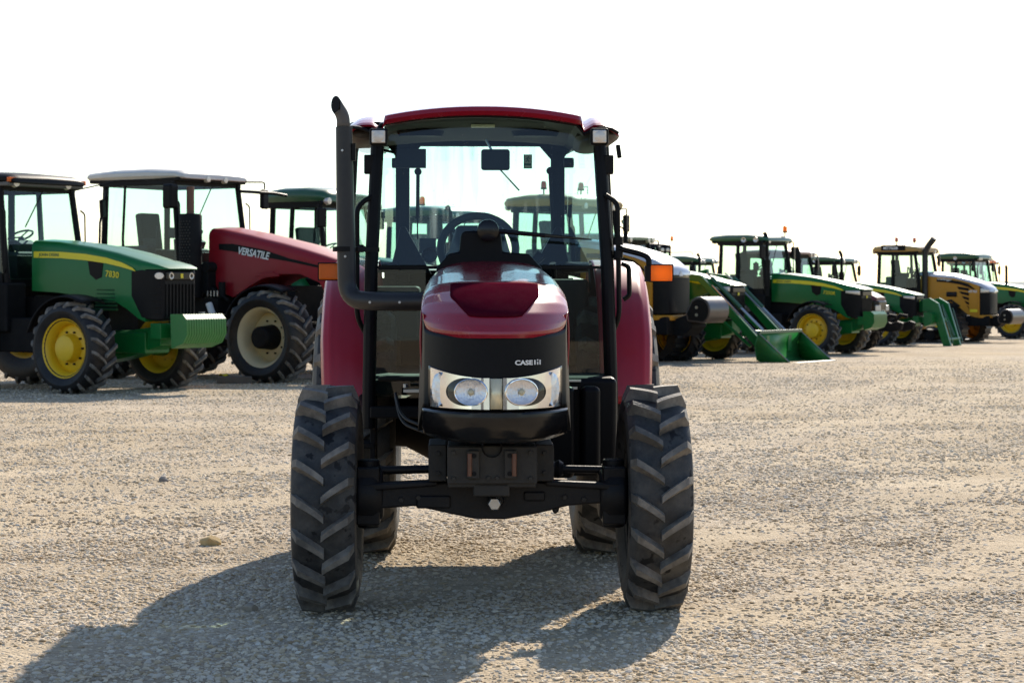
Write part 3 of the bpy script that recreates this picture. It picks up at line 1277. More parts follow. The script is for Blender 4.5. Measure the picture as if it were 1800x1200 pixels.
        def disc(x_, z_, rx, rz, off, dome, flute=0.0, nr=8, na=40, r0=0.0):
            m_ = MB()

            def fn(a, t):
                rho = r0 + (1 - r0) * t
                x2, z2 = x_ + rx * rho * math.cos(a * 2 * math.pi), z_ + rz * rho * math.sin(a * 2 * math.pi)
                y2 = cowl_y(x_ + .6 * (x2 - x_), z2) - off - dome * (1 - rho * rho)
                if flute:
                    y2 += flute * math.cos(2 * math.pi * (x2 - x_) / .013) * min(1, (1 - rho) * 6)
                return Vector((x2, y2, z2))
            return m_.grid(fn, na, nr)
        disc(cx + s * .022, cz, .088, .062, .016, 0).build('lamp_recess', black_gloss, hl)
        disc(cx, cz, .069, .0555, .026, -.012, .0016, 14, 60).build('lamp', lampglass, hl, ang=70)
        rg = MB()
        rg.tube([Vector((cx + .070 * math.cos(t), cowl_y(cx + .6 * .070 * math.cos(t), cz) - .027, cz + .0565 * math.sin(t))) for t in [2 * math.pi * i / 40 for i in range(41)]], .004, 8, cap=False)
        rg.build('lamp_ring', chrome, hl)
        bl = MB()
        y0 = cowl_y(cx, cz)
        bl.lathe([(-.010, .015), (-.026, .014), (-.032, .008), (-.032, 0)], 'y', (cx, y0, cz), 14)
        bl.build('bulb', cream, hl)
        sl = MB()
        xx = .012 + s * .255
        sl.grid(lambda a, t: Vector((xx + s * (.030 * (a - .5) * 2) * math.sqrt(max(0, 1 - (2 * t - 1) ** 2)), cowl_y(xx + s * .024 * (a - .5), .975 + .15 * t) - .014, .978 + .152 * t)), 8, 10)
        sl.build('side_lamp', lampglass, hl)
        cv = MB().grid(lambda a, t: hp(a, t, .034 * (math.sin(math.pi * min(1, max(0, a))) ** .5 * math.sin(math.pi * min(1, max(0, t))) ** .5) + .016, .003), 20, 8)
        cv.build('lamp_glass', lamp_cover, hl, ang=60)
    bar = MB().grid(lambda a, t: Vector((.012 - .0265 + .053 * a, cowl_y(.012, .97 + .14 * t) - .014, .972 + .134 * t)), 2, 2)
    bar.build('centre_bar', silver, T, solid=.012)

    # lettering
    def on_cowl(px, py):
        x = (px - 872) / 398 + .012
        z = 1.52 - (py - 500) / 398 * 1.0
        return Vector((x, cowl_y(x, z) - .006, z))
    p = on_cowl(905, 641)
    sl = (cowl_y(p.x + .06, p.z) - cowl_y(p.x, p.z)) / .06
    text('lettering', 'CASE', cowl_o, p, (R(87), 0, math.atan(sl)), .0285, whitem, sx=1.28, bold=.0010)
    g = MB()
    for k, (px, z0, z1) in enumerate(((940.5, 0, .021), (945.5, 0, .0125), (950.0, 0, .021))):
        q = on_cowl(px, 641)
        q.y -= .004
        g.box((q.x, q.y, q.z + (z0 + z1) / 2), (.0062, .004, z1 - z0))
        if k == 1:
            g.box((q.x, q.y, q.z + .020), (.0062, .004, .006))
    g.build('emblem', whitem, cowl_o)

    # ---------------- exhaust
    ye = .62
    pts = fillet([M(752, 530, .45), M(665, 530, .5), M(611, 526, ye), M(609, 440, ye), M(605, 224, ye)], .12, 8)
    k = len(pts)
    ex = MB()
    ex.tube(pts, [.046 if i < k - 1 else .041 for i in range(k)], 20)
    ex_o = ex.build('exhaust_pipe', pipe_m, T, ang=50)
    tip = MB()
    tp = fillet([M(604, 228, ye), M(604, 204, ye), M(591, 185, ye)], .10, 7)
    secs = []
    n = 18
    tip.tube(tp, .0335, n, cap=False)
    # slanted mouth looking left and forwards
    last = len(tip.v) - n
    ctr = sum((Vector(v) for v in tip.v[last:]), Vector()) / n
    dr = (tp[-1] - tp[-2]).normalized()
    for i in range(last, last + n):
        v = Vector(tip.v[i]) - ctr
        tip.v[i] = tuple(ctr + v + dr * (.75 * v.x + 1.1 * v.y))
    rim_ = [Vector(v) for v in tip.v[last:]]
    mo_ = MB()
    mo_.add([ctr + (v - ctr) * .84 + dr * .004 for v in rim_], [tuple(range(n))])
    mo_.build('mouth_shade_disc', black_matt, ex_o)  # black disc across the opening stands in for the shade inside the pipe
    tip.build('exhaust_tip', pipe_end, ex_o, solid=.004, ang=50)
    cl = MB()
    br = M(604, 438, ye)
    cl.tube([br + Vector((0, 0, -.012)), br + Vector((0, 0, .012))], .054, 18)
    cl.box(br + Vector((.10, .12, 0)), (.16, .06, .022), (0, 0, R(50)))
    q = M(624, 268, ye)
    cl.box(q + Vector((-.004, 0, 0)), (.018, .05, .085))
    cl.build_each('exhaust_bracket', black, ex_o)
    for (px, py, yy) in ((651, 531, .45), (703, 531, .42), (608, 451, ye), (603, 266, ye)):
        q = M(px, py, yy)
        MB().lathe([(-.052, 0), (-.052, .006), (-.044, .007)], 'y', q, 8).build('bolt_head', steel, ex_o)

    # ---------------- fenders
    for s in (-1, 1):
        f = MB()

        def fend(a, t, s=s):
            ang = R(8) + R(128) * t
            rr = .895 + .0
            # across: inner edge -> outer edge -> lip
            xs = [.60, .65, .72, .79, .845, .878, .894, .898]
            dr = [0, 0, 0, -.004, -.012, -.035, -.075, -.13]
            kk = a * 7
            i = min(int(kk), 6)
            fr_ = kk - i
            x = xs[i] * (1 - fr_) + xs[i + 1] * fr_
            d_ = dr[i] * (1 - fr_) + dr[i + 1] * fr_
            if t < .2:
                x = x - (.2 - t) * .10 * (x - .55) / .38
            r2 = rr + d_
            return Vector((s * x + .0, 2.13 - r2 * math.cos(ang), .765 + r2 * math.sin(ang)))
        f.grid(fend, 28, 40)
        fo = f.build('fender', red_fender, T, ang=50, solid=.01)
        mb = MB()
        q = fend(.45, 0.0)
        mb.lathe([(0, .022), (.014, .022), (.014, 0)], 'y', q + Vector((0, -.02, .0)), 12)
        mb.build('fender_bolt', steel, fo)

    # ---------------- cab
    cabp = []
    AL = [M(649, 692, 1.05), M(653, 470, 1.05), M(664, 250, 1.17)]
    AR = [M(1075, 692, 1.05), M(1068, 470, 1.05), M(1054, 250, 1.17)]
    fr_ = MB()
    for side in (AL, AR):
        fr_.tube([side[0] + Vector((0, 0, -.18)), side[0], side[1], side[2], side[2] + Vector((0, .02, .10))], .036, 10)
    sgl, sgr = -1, 1
    Bx, By, Cx, Cy = .735, 1.95, .462, 2.66
    for s in (-1, 1):
        # door post, rear post, sills and rails
        fr_.tube([(s * .70 - .04, By, 1.15), (s * Bx - .04, By, 1.7), (s * .70 - .04, By, 2.40)], .032, 10)
        fr_.box((s * Cx - .022, Cy, 1.98), (.082, .07, .90), (0, 0, 0))
        A = AL if s < 0 else AR
        fr_.tube([A[2] + Vector((0, 0, .06)), (s * .70 - .04, By, 2.40), (s * Cx - .022, Cy, 2.40)], .036, 8)
        fr_.tube([A[0] + Vector((0, 0, -.10)), (s * .66 - .03, 1.5, .98), (s * .66 - .03, By, 1.18), (s * .66 - .03, By + .3, 1.62), (s * Cx - .022, Cy, 1.62)], .036, 8)
        # outer strip on the front post
        fr_.box((A[1] + A[2]) / 2 + Vector((s * .030, .04, .21)), (.05, .06, .10))
        # inner rear console triangles
        fr_.prism([(s * .54 - .02, 1.58), (s * .29 - .02, 1.58), (s * .445 - .02, 1.86), (s * .475 - .02, 1.86)], 'y', 2.56, 2.62)
        # gussets up at the roof
        fr_.prism([(s * .56 - .022, 2.36), (s * .34 - .022, 2.36), (s * Cx - .022, 2.22)], 'y', 2.63, 2.68)
    fr_.box((-.03, Cy, 2.368), (1.10, .06, .05))
    fr_.box((-.045, Cy, 1.575), (1.10, .06, .06))
    fr_.box((-.045, Cy + .02, 1.25), (1.16, .05, .62))
    # front header
    fr_.build('cab_frame', black, T, .006)
    dv = MB()
    dv.box(((AL[1] + AR[1]) / 2) + Vector((0, 0.0, 0)), (AR[1].x - AL[1].x - .03, .022, .016))
    dv.build('window_rail', black, T)
    # hood-to-glass cowl and wiper box
    bx = MB()
    z0 = 1.50
    bx.prism([(M(a, c, .98).x, M(a, c, .98).z) for a, c in ((758, 520), (962, 520), (952, 470), (930, 446), (884, 443), (881, 412), (874, 406), (816, 406), (810, 412), (807, 443), (788, 446), (768, 470))], 'y', .965, 1.0)
    bx.build('cowl_panel', black, T, .015)
    mat('corner_plastic', (.035, .028, .022), rough=.55, noise=.2, dust=.1)
    # roof
    def roof_prof(x):
        a = abs(x)
        zt = 2.452 - .048 * (a / .52) ** 2.1 if a < .52 else 2.404 + .036 * min(1, (a - .52) / .06) - .07 * max(0, (a - .62) / .11) ** 2
        return zt

    def roof(s, t):
        u = s * 2 - 1
        x = u * .715
        wing = max(0.0, min(1.0, (abs(x) - .50) / .05))
        yf = 1.0 + .08 * abs(u) ** 2.2 + .06 * wing
        yb = 2.86 - .08 * abs(u) ** 2
        zt = roof_prof(x)
        seq = [(.03, -.060), (.0, -.055), (-.012, -.035), (-.006, -.012), (.025, -.002), (.12, .006), (.5, .02), (.9, .012), (.97, 0), (1.0, -.03), (1.0, -.06)]
        if wing > .5:
            seq = [(.02, -.098), (.0, -.096), (-.004, -.086), (.01, -.074), (.06, -.052), (.14, -.028), (.3, -.004), (.9, .0), (.97, -.01), (1.0, -.03), (1.0, -.06)]
        k = t * (len(seq) - 1)
        i = min(int(k), len(seq) - 2)
        f = k - i
        q = seq[i][0] * (1 - f) + seq[i + 1][0] * f
        dz = seq[i][1] * (1 - f) + seq[i + 1][1] * f
        return Vector((x - .025, yf + (yb - yf) * q, zt + dz))
    rf = MB().grid(roof, 84, 40)
    rf_o = rf.build('cab_roof', red, T, ang=40)
    un = MB()

    def under(s, t):
        u = s * 2 - 1
        x = u * .735
        yf = 1.04 + .10 * abs(u) ** 2.2
        e = abs(u)
        zt = min(2.40, roof_prof(u * .70) - .052) - (.045 if abs(u) > .74 else 0)
        if t <= .15:
            z = zt
            y = yf - .02 + t * .02
        else:
            z = zt + .010
            y = yf + (2.80 - yf) * (t - .15) / .85
        if e > .85:
            z += .012 * ((e - .85) / .15)
        return Vector((x - .045, y, z))
    un.grid(under, 40, 12)
    un.build('roof_underside', black, rf_o, solid=.015)
    for s in (-1, 1):
        c_ = MB()
        c_.lathe([(-.24, .01), (-.23, .05), (-.19, .085), (-.08, .115), (.2, .11), (.9, .08)], 'y', (s * .625 - .035, 1.42, 2.310), 18, squash=.42, cap=True)
        c_.build('roof_corner', MATS['corner_plastic'], rf_o)
    hat = MB()
    hat.box((-.045, 2.3, 2.432), (.98, .5, .02))
    hat.build('roof_hatch', red, rf_o, .008)
    # headliner, vents, visor
    hl = MB()
    def liner_fn(s, t):
        u = s * 2 - 1
        return Vector((u * .60 - .045, 1.21 + 1.36 * t, 2.400 - .04 * u * u - .02 * math.sin(t * math.pi / 2) ** 2))
    hl.grid(liner_fn, 20, 10)
    hl.build('headliner', liner, T, solid=.01)
    vt = MB()
    vt.lathe([(-.012, 0), (-.01, .12), (.02, .135)], 'z', (-.36, 1.7, 2.345), 20, squash=.6)
    vt.lathe([(-.012, 0), (-.01, .12), (.02, .135)], 'z', (.27, 1.7, 2.345), 20, squash=.6)
    vt.build_each('air_vent', black, T)
    lp = MB()
    lp.box((-.02, 1.5, 2.378), (.13, .06, .016))
    lp.build('cab_lamp', silver, T, .004)
    # panes
    def wind(s, t):
        x0, x1 = AL, AR
        def edge(A):
            return A[1] * (1 - t) + A[2] * t if t < .86 else A[1] * .14 + A[2] * .86
        L_, R_ = edge(AL), edge(AR)
        p = L_ * (1 - s) + R_ * s
        u = s * 2 - 1
        top = 2.392 - .055 * u * u
        bot = AL[1].z + .012
        p.z = bot + (top - bot) * t
        p.y = 1.04 + .125 * t - .035 * (1 - u * u)
        return p
    MB().grid(wind, 24, 16).build('windscreen', glass_clear, T, ang=60)
    for s in (-1, 1):
        A = AL if s < 0 else AR
        xi = s * .335 + .012
        q = MB()
        q.add([A[0] + Vector((0, 0, -.02)), (xi, 1.04, A[0].z - .02), (xi, 1.04, A[1].z - .012), A[1] + Vector((0, 0, -.012))], [(0, 1, 2, 3)])
        q.build('lower_window', glass_low, T)
        q = MB()
        q.add([A[0], (s * .70 - .04, By, 1.15), (s * Bx - .04, By, 1.7), (s * .70 - .04, By, 2.38), A[2] + Vector((0, 0, .05)), A[1]], [(0, 1, 2, 5), (5, 2, 3, 4)])
        q.build('door_window', glass_far, T, ang=80)
        q = MB()
        q.add([(s * Bx - .04, By, 1.64), (s * Cx - .022, Cy, 1.62), (s * Cx - .022, Cy, 2.36), (s * .70 - .04, By, 2.38)], [(0, 1, 2, 3)])
        q.build('quarter_window', glass_far, T)
    q = MB()
    q.add([(-Cx - .02, Cy + .01, 1.60), (Cx - .02, Cy + .01, 1.60), (Cx - .02, Cy + .01, 2.35), (-Cx - .02, Cy + .01, 2.35)], [(0, 1, 2, 3)])
    q.build('rear_window', glass, T)
    # gas struts on the rear window
    for (xa, ya, xb, yb) in ((735, 302, 734, 420), (967, 300, 973, 418)):
        sm = MB()
        a, b2 = M(xa, ya, 2.60), M(xb, yb, 2.60)
        mid = a * .3 + b2 * .7
        sm.tube([a, mid], .011, 8)
        sm.tube([mid, b2], .005, 6)
        sm.lathe([(-.02, 0), (-.02, .022), (.02, .022), (.02, 0)], 'y', a, 12)
        sm.build('gas_strut', black, T)
    # interior mirror, monitor, wipers, sticker
    mm = MB()
    a = M(871, 281, 1.22)
    mm.box(a, (.152, .03, .112))
    mo = mm.build('interior_mirror', black, T, .028, 4)
    MB().tube([a + Vector((-.02, 0, .05)), a + Vector((-.05, .02, .105))], .007, 8).build('mirror_stem', steel, mo)
    mn = MB()
    a = M(722, 279, 1.7)
    mn.box(a, (.17, .04, .105))
    mn.tube([a + Vector((-.03, .0, .02)), a + Vector((-.20, .05, .06))], .008, 8)
    mn.build('monitor', black, T, .015, 3)
    for (px, py) in ((1000, 286), (698, 287)):
        k = MB()
        a = M(px, py, 2.5)
        k.lathe([(-.03, 0), (-.03, .03), (.03, .03), (.03, 0)], 'x', a, 12)
        k.build('speaker_knob', black, T, .006)
    w = MB()
    a, b2 = M(858, 405, .93), M(1040, 421, .97)
    w.tube([a, a * .45 + b2 * .55], [.013, .011], 8)
    w.tube([a * .55 + b2 * .45, b2], [.011, .004], 6)
    w.lathe([(-.02, 0), (-.02, .040), (-.01, .056), (.03, .058), (.05, .05)], 'y', a, 22)
    w.build('wiper', black_gloss, T)
    w = MB()
    a, b2 = M(880, 299, 2.70), M(913, 335, 2.70)
    w.tube([a, b2], .005, 6)
    w.box(a + Vector((-.03, 0, .045)), (.08, .05, .07))
    w.build('rear_wiper', black, T)
    a = M(928, 284, 2.64)
    sg = MB().box(a, (.050, .004, .084))
    so = sg.build('exit_sticker', sign_green, T)
    pc = MB()
    y = a.y - .005
    pc.box(a + Vector((0, -.0035, .013)), (.038, .002, .048))
    pc.box(a + Vector((0, -.0035, -.030)), (.036, .002, .012))
    pc.build('sticker_print', paper, so)
    rn = MB()
    o_ = a + Vector((0, -.007, .013))
    rn.lathe([(-.001, 0), (-.001, .0038), (.001, .0038)], 'y', o_ + Vector((.004, 0, .016)), 10)
    for pth in ([(.002, .010), (-.003, -.003)], [(-.003, -.003), (.007, -.008), (.005, -.018)], [(-.003, -.003), (-.006, -.012), (-.014, -.014)], [(.002, .008), (.010, .006), (.013, .001)], [(.001, .008), (-.006, .008), (-.010, .001)]):
        rn.tube([o_ + Vector((x, 0, z)) for x, z in pth], .0022, 6)
    rn.build('running_figure', sign_green, so)
    # steering wheel, dash, seat
    sw = MB()
    ctr = Vector((-.045, 1.60, 1.715))
    ax1, ax2 = Vector((1, 0, 0)), Vector((0, .45, .89))
    ring = [ctr + (ax1 * math.cos(t) + ax2 * math.sin(t)) * .205 for t in [2 * math.pi * i / 36 for i in range(37)]]
    sw.tube(ring, .022, 10, cap=False)
    for t in (R(40), R(140), R(270)):
        sw.tube([ctr, ctr + (ax1 * math.cos(t) + ax2 * math.sin(t)) * .21], .012, 8)
    sw.lathe([(-.02, .05), (.02, .05), (.03, 0)], 'y', ctr, 14)
    sw.build('steering_wheel', interior, T)
    ds = MB()
    ds.loft([[Vector((-.04 + a_ * w_, yy, zz)) for a_, zz in ((-1, z_b), (-1, z_b + h_ * .6), (-.7, z_b + h_), (.7, z_b + h_), (1, z_b + h_ * .6), (1, z_b))] for yy, w_, z_b, h_ in ((1.12, .15, 1.35, .36), (1.22, .19, 1.35, .42), (1.36, .175, 1.35, .49), (1.46, .15, 1.35, .46))])
    ds.build('dashboard', interior, T, .02, 2)
    se = MB()
    se.loft([[Vector((-.05 + .225 * math.copysign(abs(math.cos(t)) ** .45, math.cos(t)) * k_, 2.36 + .09 * math.sin(t) + (zz - 1.3) * .14, zz)) for t in [2 * math.pi * i / 20 for i in range(20)]]
             for zz, k_ in ((1.22, .95), (1.3, 1.0), (1.5, 1.0), (1.58, .97), (1.66, .88), (1.71, .75), (1.74, .5))])
    se.build('seat_back', seat_m, T)
    se = MB()
    se.box((-.05, 2.12, 1.26), (.48, .5, .14))
    se.build('seat', seat_m, T, .05, 4)
    cn = MB()
    cn.box((.44, 2.2, 1.38), (.28, .60, .34))
    cn.box((-.50, 2.2, 1.36), (.26, .60, .30))
    cn.box((-.04, 1.8, 1.02), (1.2, 1.3, .05))
    cn.build('console', interior, T, .05, 3)
    lv = MB()
    lv.tube([(.16, 1.55, 1.55), (.30, 1.62, 1.68)], [.02, .03], 8)
    lv.tube([(.40, 2.05, 1.52), (.38, 2.0, 1.64)], [.01, .02], 8)
    lv.build_each('control_lever', black, T)
    co = MB()
    a = M(755, 448, 1.5)
    co.lathe([(-.02, .044), (-.03, .040), (-.02, .034), (.0, .030), (.01, 0)], 'y', a, 18)
    co.box(a + Vector((-.01, .03, .05)), (.09, .05, .08))
    co.build('cup_holder', interior, T)
    # hand rails
    rl = MB()
    rl.tube(fillet([M(655, 345, 1.10), M(628, 362, 1.05), M(628, 395, 1.05), M(628, 560, 1.05), M(652, 600, 1.12)], .06), .0135, 10)
    rl.build('grab_rail', black, T)
    rr_ = MB()
    rr_.tube(fillet([M(1064, 342, 1.08), M(1086, 356, 1.05), M(1087, 430, 1.05), M(1089, 560, 1.05), M(1072, 594, 1.12)], .06), .0135, 10)
    rr_.build('grab_rail', black, T)
    k = MB()
    for (px, py) in ((1087, 424), (1087, 447), (631, 437)):
        k.tube([M(px, py, 1.05) + Vector((0, 0, -.02)), M(px, py, 1.05) + Vector((0, 0, .02))], .026, 12)
    k.build_each('rail_clamp', black, T)
    dh = MB()
    dh.tube(fillet([M(1093, 463, 1.3), M(1106, 468, 1.3), M(1107, 520, 1.3), M(1096, 526, 1.3)], .03), .013, 8)
    dh.build('door_handle', black, T)
    dg = MB()
    a = M(1088, 266, 1.2)
    dg.box(a, (.022, .04, .07), (0, R(-8), 0))
    dg.build('door_hinge', black, T, .004)
    # turn signals on their arms
    for s in (-1, 1):
        ar = MB()
        if s > 0:
            ar.tube(fillet([M(1087, 436, 1.05), M(1128, 446, 1.02), M(1141, 452, 1.0), M(1142, 492, 1.0)], .07), .0155, 10)
            ar.box(M(1139, 481, 1.0), (.030, .05, .082))
            c_ = M(1163, 480, .99)
        else:
            ar.tube(fillet([M(640, 437, 1.05), M(612, 441, .9), M(600, 446, .9), M(599, 492, .9)], .07), .0155, 10)
            ar.box(M(603, 478, .9), (.016, .05, .082))
            c_ = M(581, 477.5, .88)
        arm = ar.build('signal_arm', black, T, .003)
        sb = MB()
        for k in (-1, 1):
            sb.box(c_ + Vector((0, .008, k * .0435)), (.124, .034, .006))
            sb.box(c_ + Vector((k * .0600, .008, 0)), (.006, .034, .081))
        sb.build('signal_frame', black, arm)
        ln = MB()
        ln.box(c_, (.114, .034, .081))
        ln.build('signal_lens', orange, arm, .008, 3)
    # work lights
    for s, (px, py) in ((-1, (666, 241.5)), (1, (1053.5, 240.5))):
        c_ = M(px, py, 1.0)
        wl = MB().box(c_, (.094, .06, .088))
        wo = wl.build('work_light', black, T, .012, 3)
        MB().box(c_ + Vector((0, -.033, 0)), (.070, .012, .066)).build('light_glass', worklens, wo, .012, 3)
        MB().box(c_ + Vector((0, .05, .03)), (.03, .08, .03)).build('light_bracket', black, wo)
        rg = MB().lathe([(-.0405, .0), (-.0405, .026), (-.038, .030)], 'y', c_, 18)
        rg.build('light_bulb_ring', worklens, wo)
    # small marks on the sides
    m_ = MB()
    m_.box(M(1069, 689, 1.09), (.014, .006, .034))
    m_.build('reflector_strip', whitem, T)


build_main()


# ------------------------------------------------------------------ tractors of the row (local x forward, y left, z up, origin under the front axle)
def sec(x, hw, zb, zt, r=.12, top=.0, n=5):
    """rounded hood cross-section; crown 'top' lifts the middle"""
    pts = [(x, -hw, zb)]
    for i in range(n + 1):
        a = math.pi - i / n * math.pi / 2
        pts.append((x, -hw + r + r * math.cos(a), zt - r + r * math.sin(a)))
    pts.append((x, 0, zt + top))
    for i in range(n + 1):
        a = math.pi / 2 - i / n * math.pi / 2
        pts.append((x, hw - r + r * math.cos(a), zt - r + r * math.sin(a)))
    pts.append((x, hw, zb))
    return [Vector(p) for p in pts]


def beacon(par, x, y, z, m, h=.16):
    b = MB()
    b.lathe([(0, .015), (.10, .015), (.10, .06), (.13, .065), (.13, 0)], 'z', (x, y, z), 12)
    o = b.build('beacon_base', black, par)
    g = MB()
    g.lathe([(.13, .058), (.13 + h * .6, .056), (.13 + h * .9, .042), (.13 + h, 0)], 'z', (x, y, z), 14)
    g.build('beacon', m, par)


def side_strip(b, pts, y, th=.006):
    """pts: list of (x, z_low, z_high) along the hood flank"""
    for (x0, a0, b0), (x1, a1, b1) in zip(pts, pts[1:]):
        b.add([(x0, y, a0), (x1, y, a1), (x1, y, b1), (x0, y, b0), (x0, y - th, a0), (x1, y - th, a1), (x1, y - th, b1), (x0, y - th, b0)],
              [(0, 1, 2, 3), (7, 6, 5, 4), (0, 4, 5, 1), (3, 2, 6, 7), (0, 3, 7, 4), (1, 5, 6, 2)])


def cab_unit(T, sp):
    xa, xr, hw, z0, z1 = sp['xa'], sp['xr'], sp['chw'], sp['cz0'], sp['cz1']
    m = sp.get('frame', black)
    pr = sp.get('pr', .05)
    b = MB()
    xm = xr + (xa - xr) * sp.get('bpost', .42)
    rake = sp.get('rake', .10)
    zb = z0
    for s in (-1, 1):
        b.tube([(xa + .05, s * (hw - .05), zb - .1), (xa + .03, s * hw, zb + .5), (xa - rake, s * (hw - .04), z1)], pr, 8)
        b.tube([(xm, s * hw, zb), (xm, s * (hw + .02), zb + .6), (xm, s * (hw - .04), z1)], pr * sp.get('bthick', .9), 8)
        b.tube([(xr, s * (hw - .05), zb + .1), (xr + .03, s * (hw - .08), z1)], pr * 1.1, 8)
        b.box(((xa + xr) / 2 - rake / 2, s * (hw - .04), z1 - .03), (xa - xr, .09, .12))
        b.box(((xa + xr) / 2, s * (hw - .03), zb + .02), (xa - xr, .08, .16))
    b.box((xa - rake - .02, 0, z1 - .03), (.10, 2 * hw - .1, .12))
    b.box((xr + .03, 0, z1 - .03), (.10, 2 * hw - .1, .12))
    b.box((xr, 0, zb + .14), (.10, 2 * hw - .1, .28))
    b.box(((xa + xr) / 2, 0, zb - .04), (xa - xr, 2 * hw - .08, .12))
    b.box((xa - .12, 0, zb + .18), (.20, hw * 1.2, .36))
    b.build('cab_frame', m, T, .01)
    # panes
    g = MB()
    def pane(name, q):
        p = MB().add(q, [(0, 1, 2, 3)])
        p.build('window', glass_far, T)
    for s in (-1, 1):
        y = s * (hw - .015)
        pane('s', [(xr, y - s * .04, zb + .1), (xm, y, zb + .05), (xm, y - s * .02, z1 - .05), (xr + .03, y - s * .05, z1 - .05)])
        pane('s', [(xm, y, zb + .05), (xa + .03, y - s * .01, zb + .05), (xa - rake, y - s * .03, z1 - .05), (xm, y - s * .02, z1 - .05)])
    pane('f', [(xa + .05, -hw + .05, zb), (xa + .05, hw - .05, zb), (xa - rake, hw - .05, z1 - .05), (xa - rake, -hw + .05, z1 - .05)])
    pane('r', [(xr, -hw + .05, zb + .28), (xr, hw - .05, zb + .28), (xr + .03, hw - .08, z1 - .05), (xr + .03, -hw + .08, z1 - .05)])
    # roof
    rm, um = sp['roof'], sp.get('under', black)
    f0, f1 = xr - sp.get('rb', .20), xa + sp.get('rfr', .12)
    W = hw + sp.get('rw', .06)
    th = sp.get('rth', .18)
    def rs(x, k, w, dz=0):
        zc = z1 + .02
        pts = []
        for (yy, zz) in ((-1, .25), (-1, .55), (-.94, .80), (-.75, .95), (0, 1.04), (.75, .95), (.94, .80), (1, .55), (1, .25), (.95, .0), (-.95, .0)):
            pts.append(Vector((x, yy * w, zc + zz * th * k + dz)))
        return pts
    L_ = f1 - f0
    r_ = MB()
    r_.loft([rs(f0, .45, W * .93, .02), rs(f0 + .06, .85, W * .98), rs(f0 + .3 * L_, 1.05, W), rs(f0 + .65 * L_, 1.05, W), rs(f1 - .14, .85, W * .97, -.005), rs(f1 - .03, .6, W * .93, -.01), rs(f1, .32, W * .88, .0)])
    ro = r_.build('cab_roof', rm, T, ang=40)
    u = MB()
    u.box(((f0 + f1) / 2, 0, z1 + .005), (L_ - .12, 2 * W - .10, .07))
    u.build('roof_underside', um, ro, .02)
    # lights under the roof edge
    for (x, y) in sp.get('roof_lights', [(f1 - .05, -.62), (f1 - .05, -.42), (f1 - .05, .42), (f1 - .05, .62), (f0 + .05, -.6), (xm, -W + .02)]):
        l = MB()
        big = sp.get('lamp', .075)
        if abs(y) > W - .05:
            l.lathe([(-.0, 0), (-.03, big * .9), (.02, big)], 'y', (x, y, z1 + .05), 12)
        else:
            sg = 1 if x > xm else -1
            l.lathe([(sg * .06, 0), (sg * .055, big * .8), (0, big), (-sg * .06, big * .6)], 'x', (x, y, z1 + .02), 12)
        l.build('roof_light', worklens, T)
    # seat, wheel, column
    q = MB()
    xc = xr + .45
    q.box((xc + .1, 0, zb + .35), (.50, .50, .14))
    q.box((xc - .14, 0, zb + .70), (.15, .48, .68), (0, R(-8), 0))
    q.box((xc + .12, -.33, zb + .56), (.36, .09, .07))
    q.build('seat', seat_m, T, .04, 2)
    q = MB()
    q.box((xc + .15, -hw + .20, zb + .26), (.75, .24, .42))
    q.box((xc + .15, hw - .20, zb + .24), (.75, .24, .38))
    q.box((xa - .30, -.1, zb + .22), (.34, .5, .40))
    q.build('console', interior, T, .05, 2)
    w = MB()
    cx, cz = xa - .42, zb + .66
    ring = [Vector((cx + .19 * math.cos(t) * .86, .19 * math.sin(t), cz + .19 * math.cos(t) * .42)) for t in [2 * math.pi * i / 24 for i in range(25)]]
    w.tube(ring, .016, 6, cap=False)
    for t in (0, 2.1, 4.2):
        w.tube([Vector((cx, 0, cz - .02)), Vector((cx + .18 * math.cos(t) * .86, .18 * math.sin(t), cz + .18 * math.cos(t) * .42))], .012, 6)
    w.build('steering_wheel', black, T)
    w = MB()
    w.tube([(cx, 0, cz - .02), (cx + .12, 0, cz - .30), (cx + .2, 0, zb)], [.05, .07, .1], 8)
    w.box((cx + .08, 0, cz - .16), (.16, .34, .16), (0, R(25), 0))
    w.build('steering_column', interior, T, .02)
    if sp.get('monitor', True):
        k = MB()
        k.box((cx + .08, -.52, cz + .02), (.05, .24, .18))
        k.tube([(cx + .08, -.52, cz - .08), (cx + .1, -.50, zb + .1)], .02, 6)
        k.box((xc + .35, -.45, zb + .52), (.30, .14, .16))
        k.tube([(xc + .45, -.45, zb + .58), (xc + .48, -.45, zb + .80)], [.02, .035], 8)
        k.build('monitor', interior, T, .01)
    # mirrors
    for s in sp.get('mirrors', (-1, 1)):
        mm = MB()
        x, y = xa + sp.get('mx', .02), s * (hw + sp.get('mo', .28))
        zt = z1 + sp.get('mz', -.22)
        mm.tube(fillet([(xa - rake, s * (hw - .03), zt + .22), (x, y, zt + .24), (x, y, zt - .02)], .06), .016, 6)
        mo = mm.build('mirror_arm', black, T)
        q = MB().box((x, y, zt - .06), (.07, .20, .34), (0, 0, s * R(sp.get('mrot', 12))))
        q.build('mirror', black, mo, .025, 2)
        q = MB().box((x - .037, y, zt - .06), (.006, .17, .30), (0, 0, 0))
        q.build('mirror_glass', mirror_m, mo)
    # wiper
    q = MB()
    q.tube([(xa - .01, .05, z1 - .08), (xa + .05, -.36, z1 - .62)], .010, 6)
    q.build('wiper', black, T)
    # hand rail
    q = MB()
    q.tube(fillet([(xa + .03, -hw - .03, z1 - .35), (xa + .10, -hw - .05, z1 - .40), (xa + .12, -hw - .05, zb + .15), (xa + .05, -hw, zb + .1)], .06), .014, 6)
    q.build('grab_rail', black, T)
    q = MB()
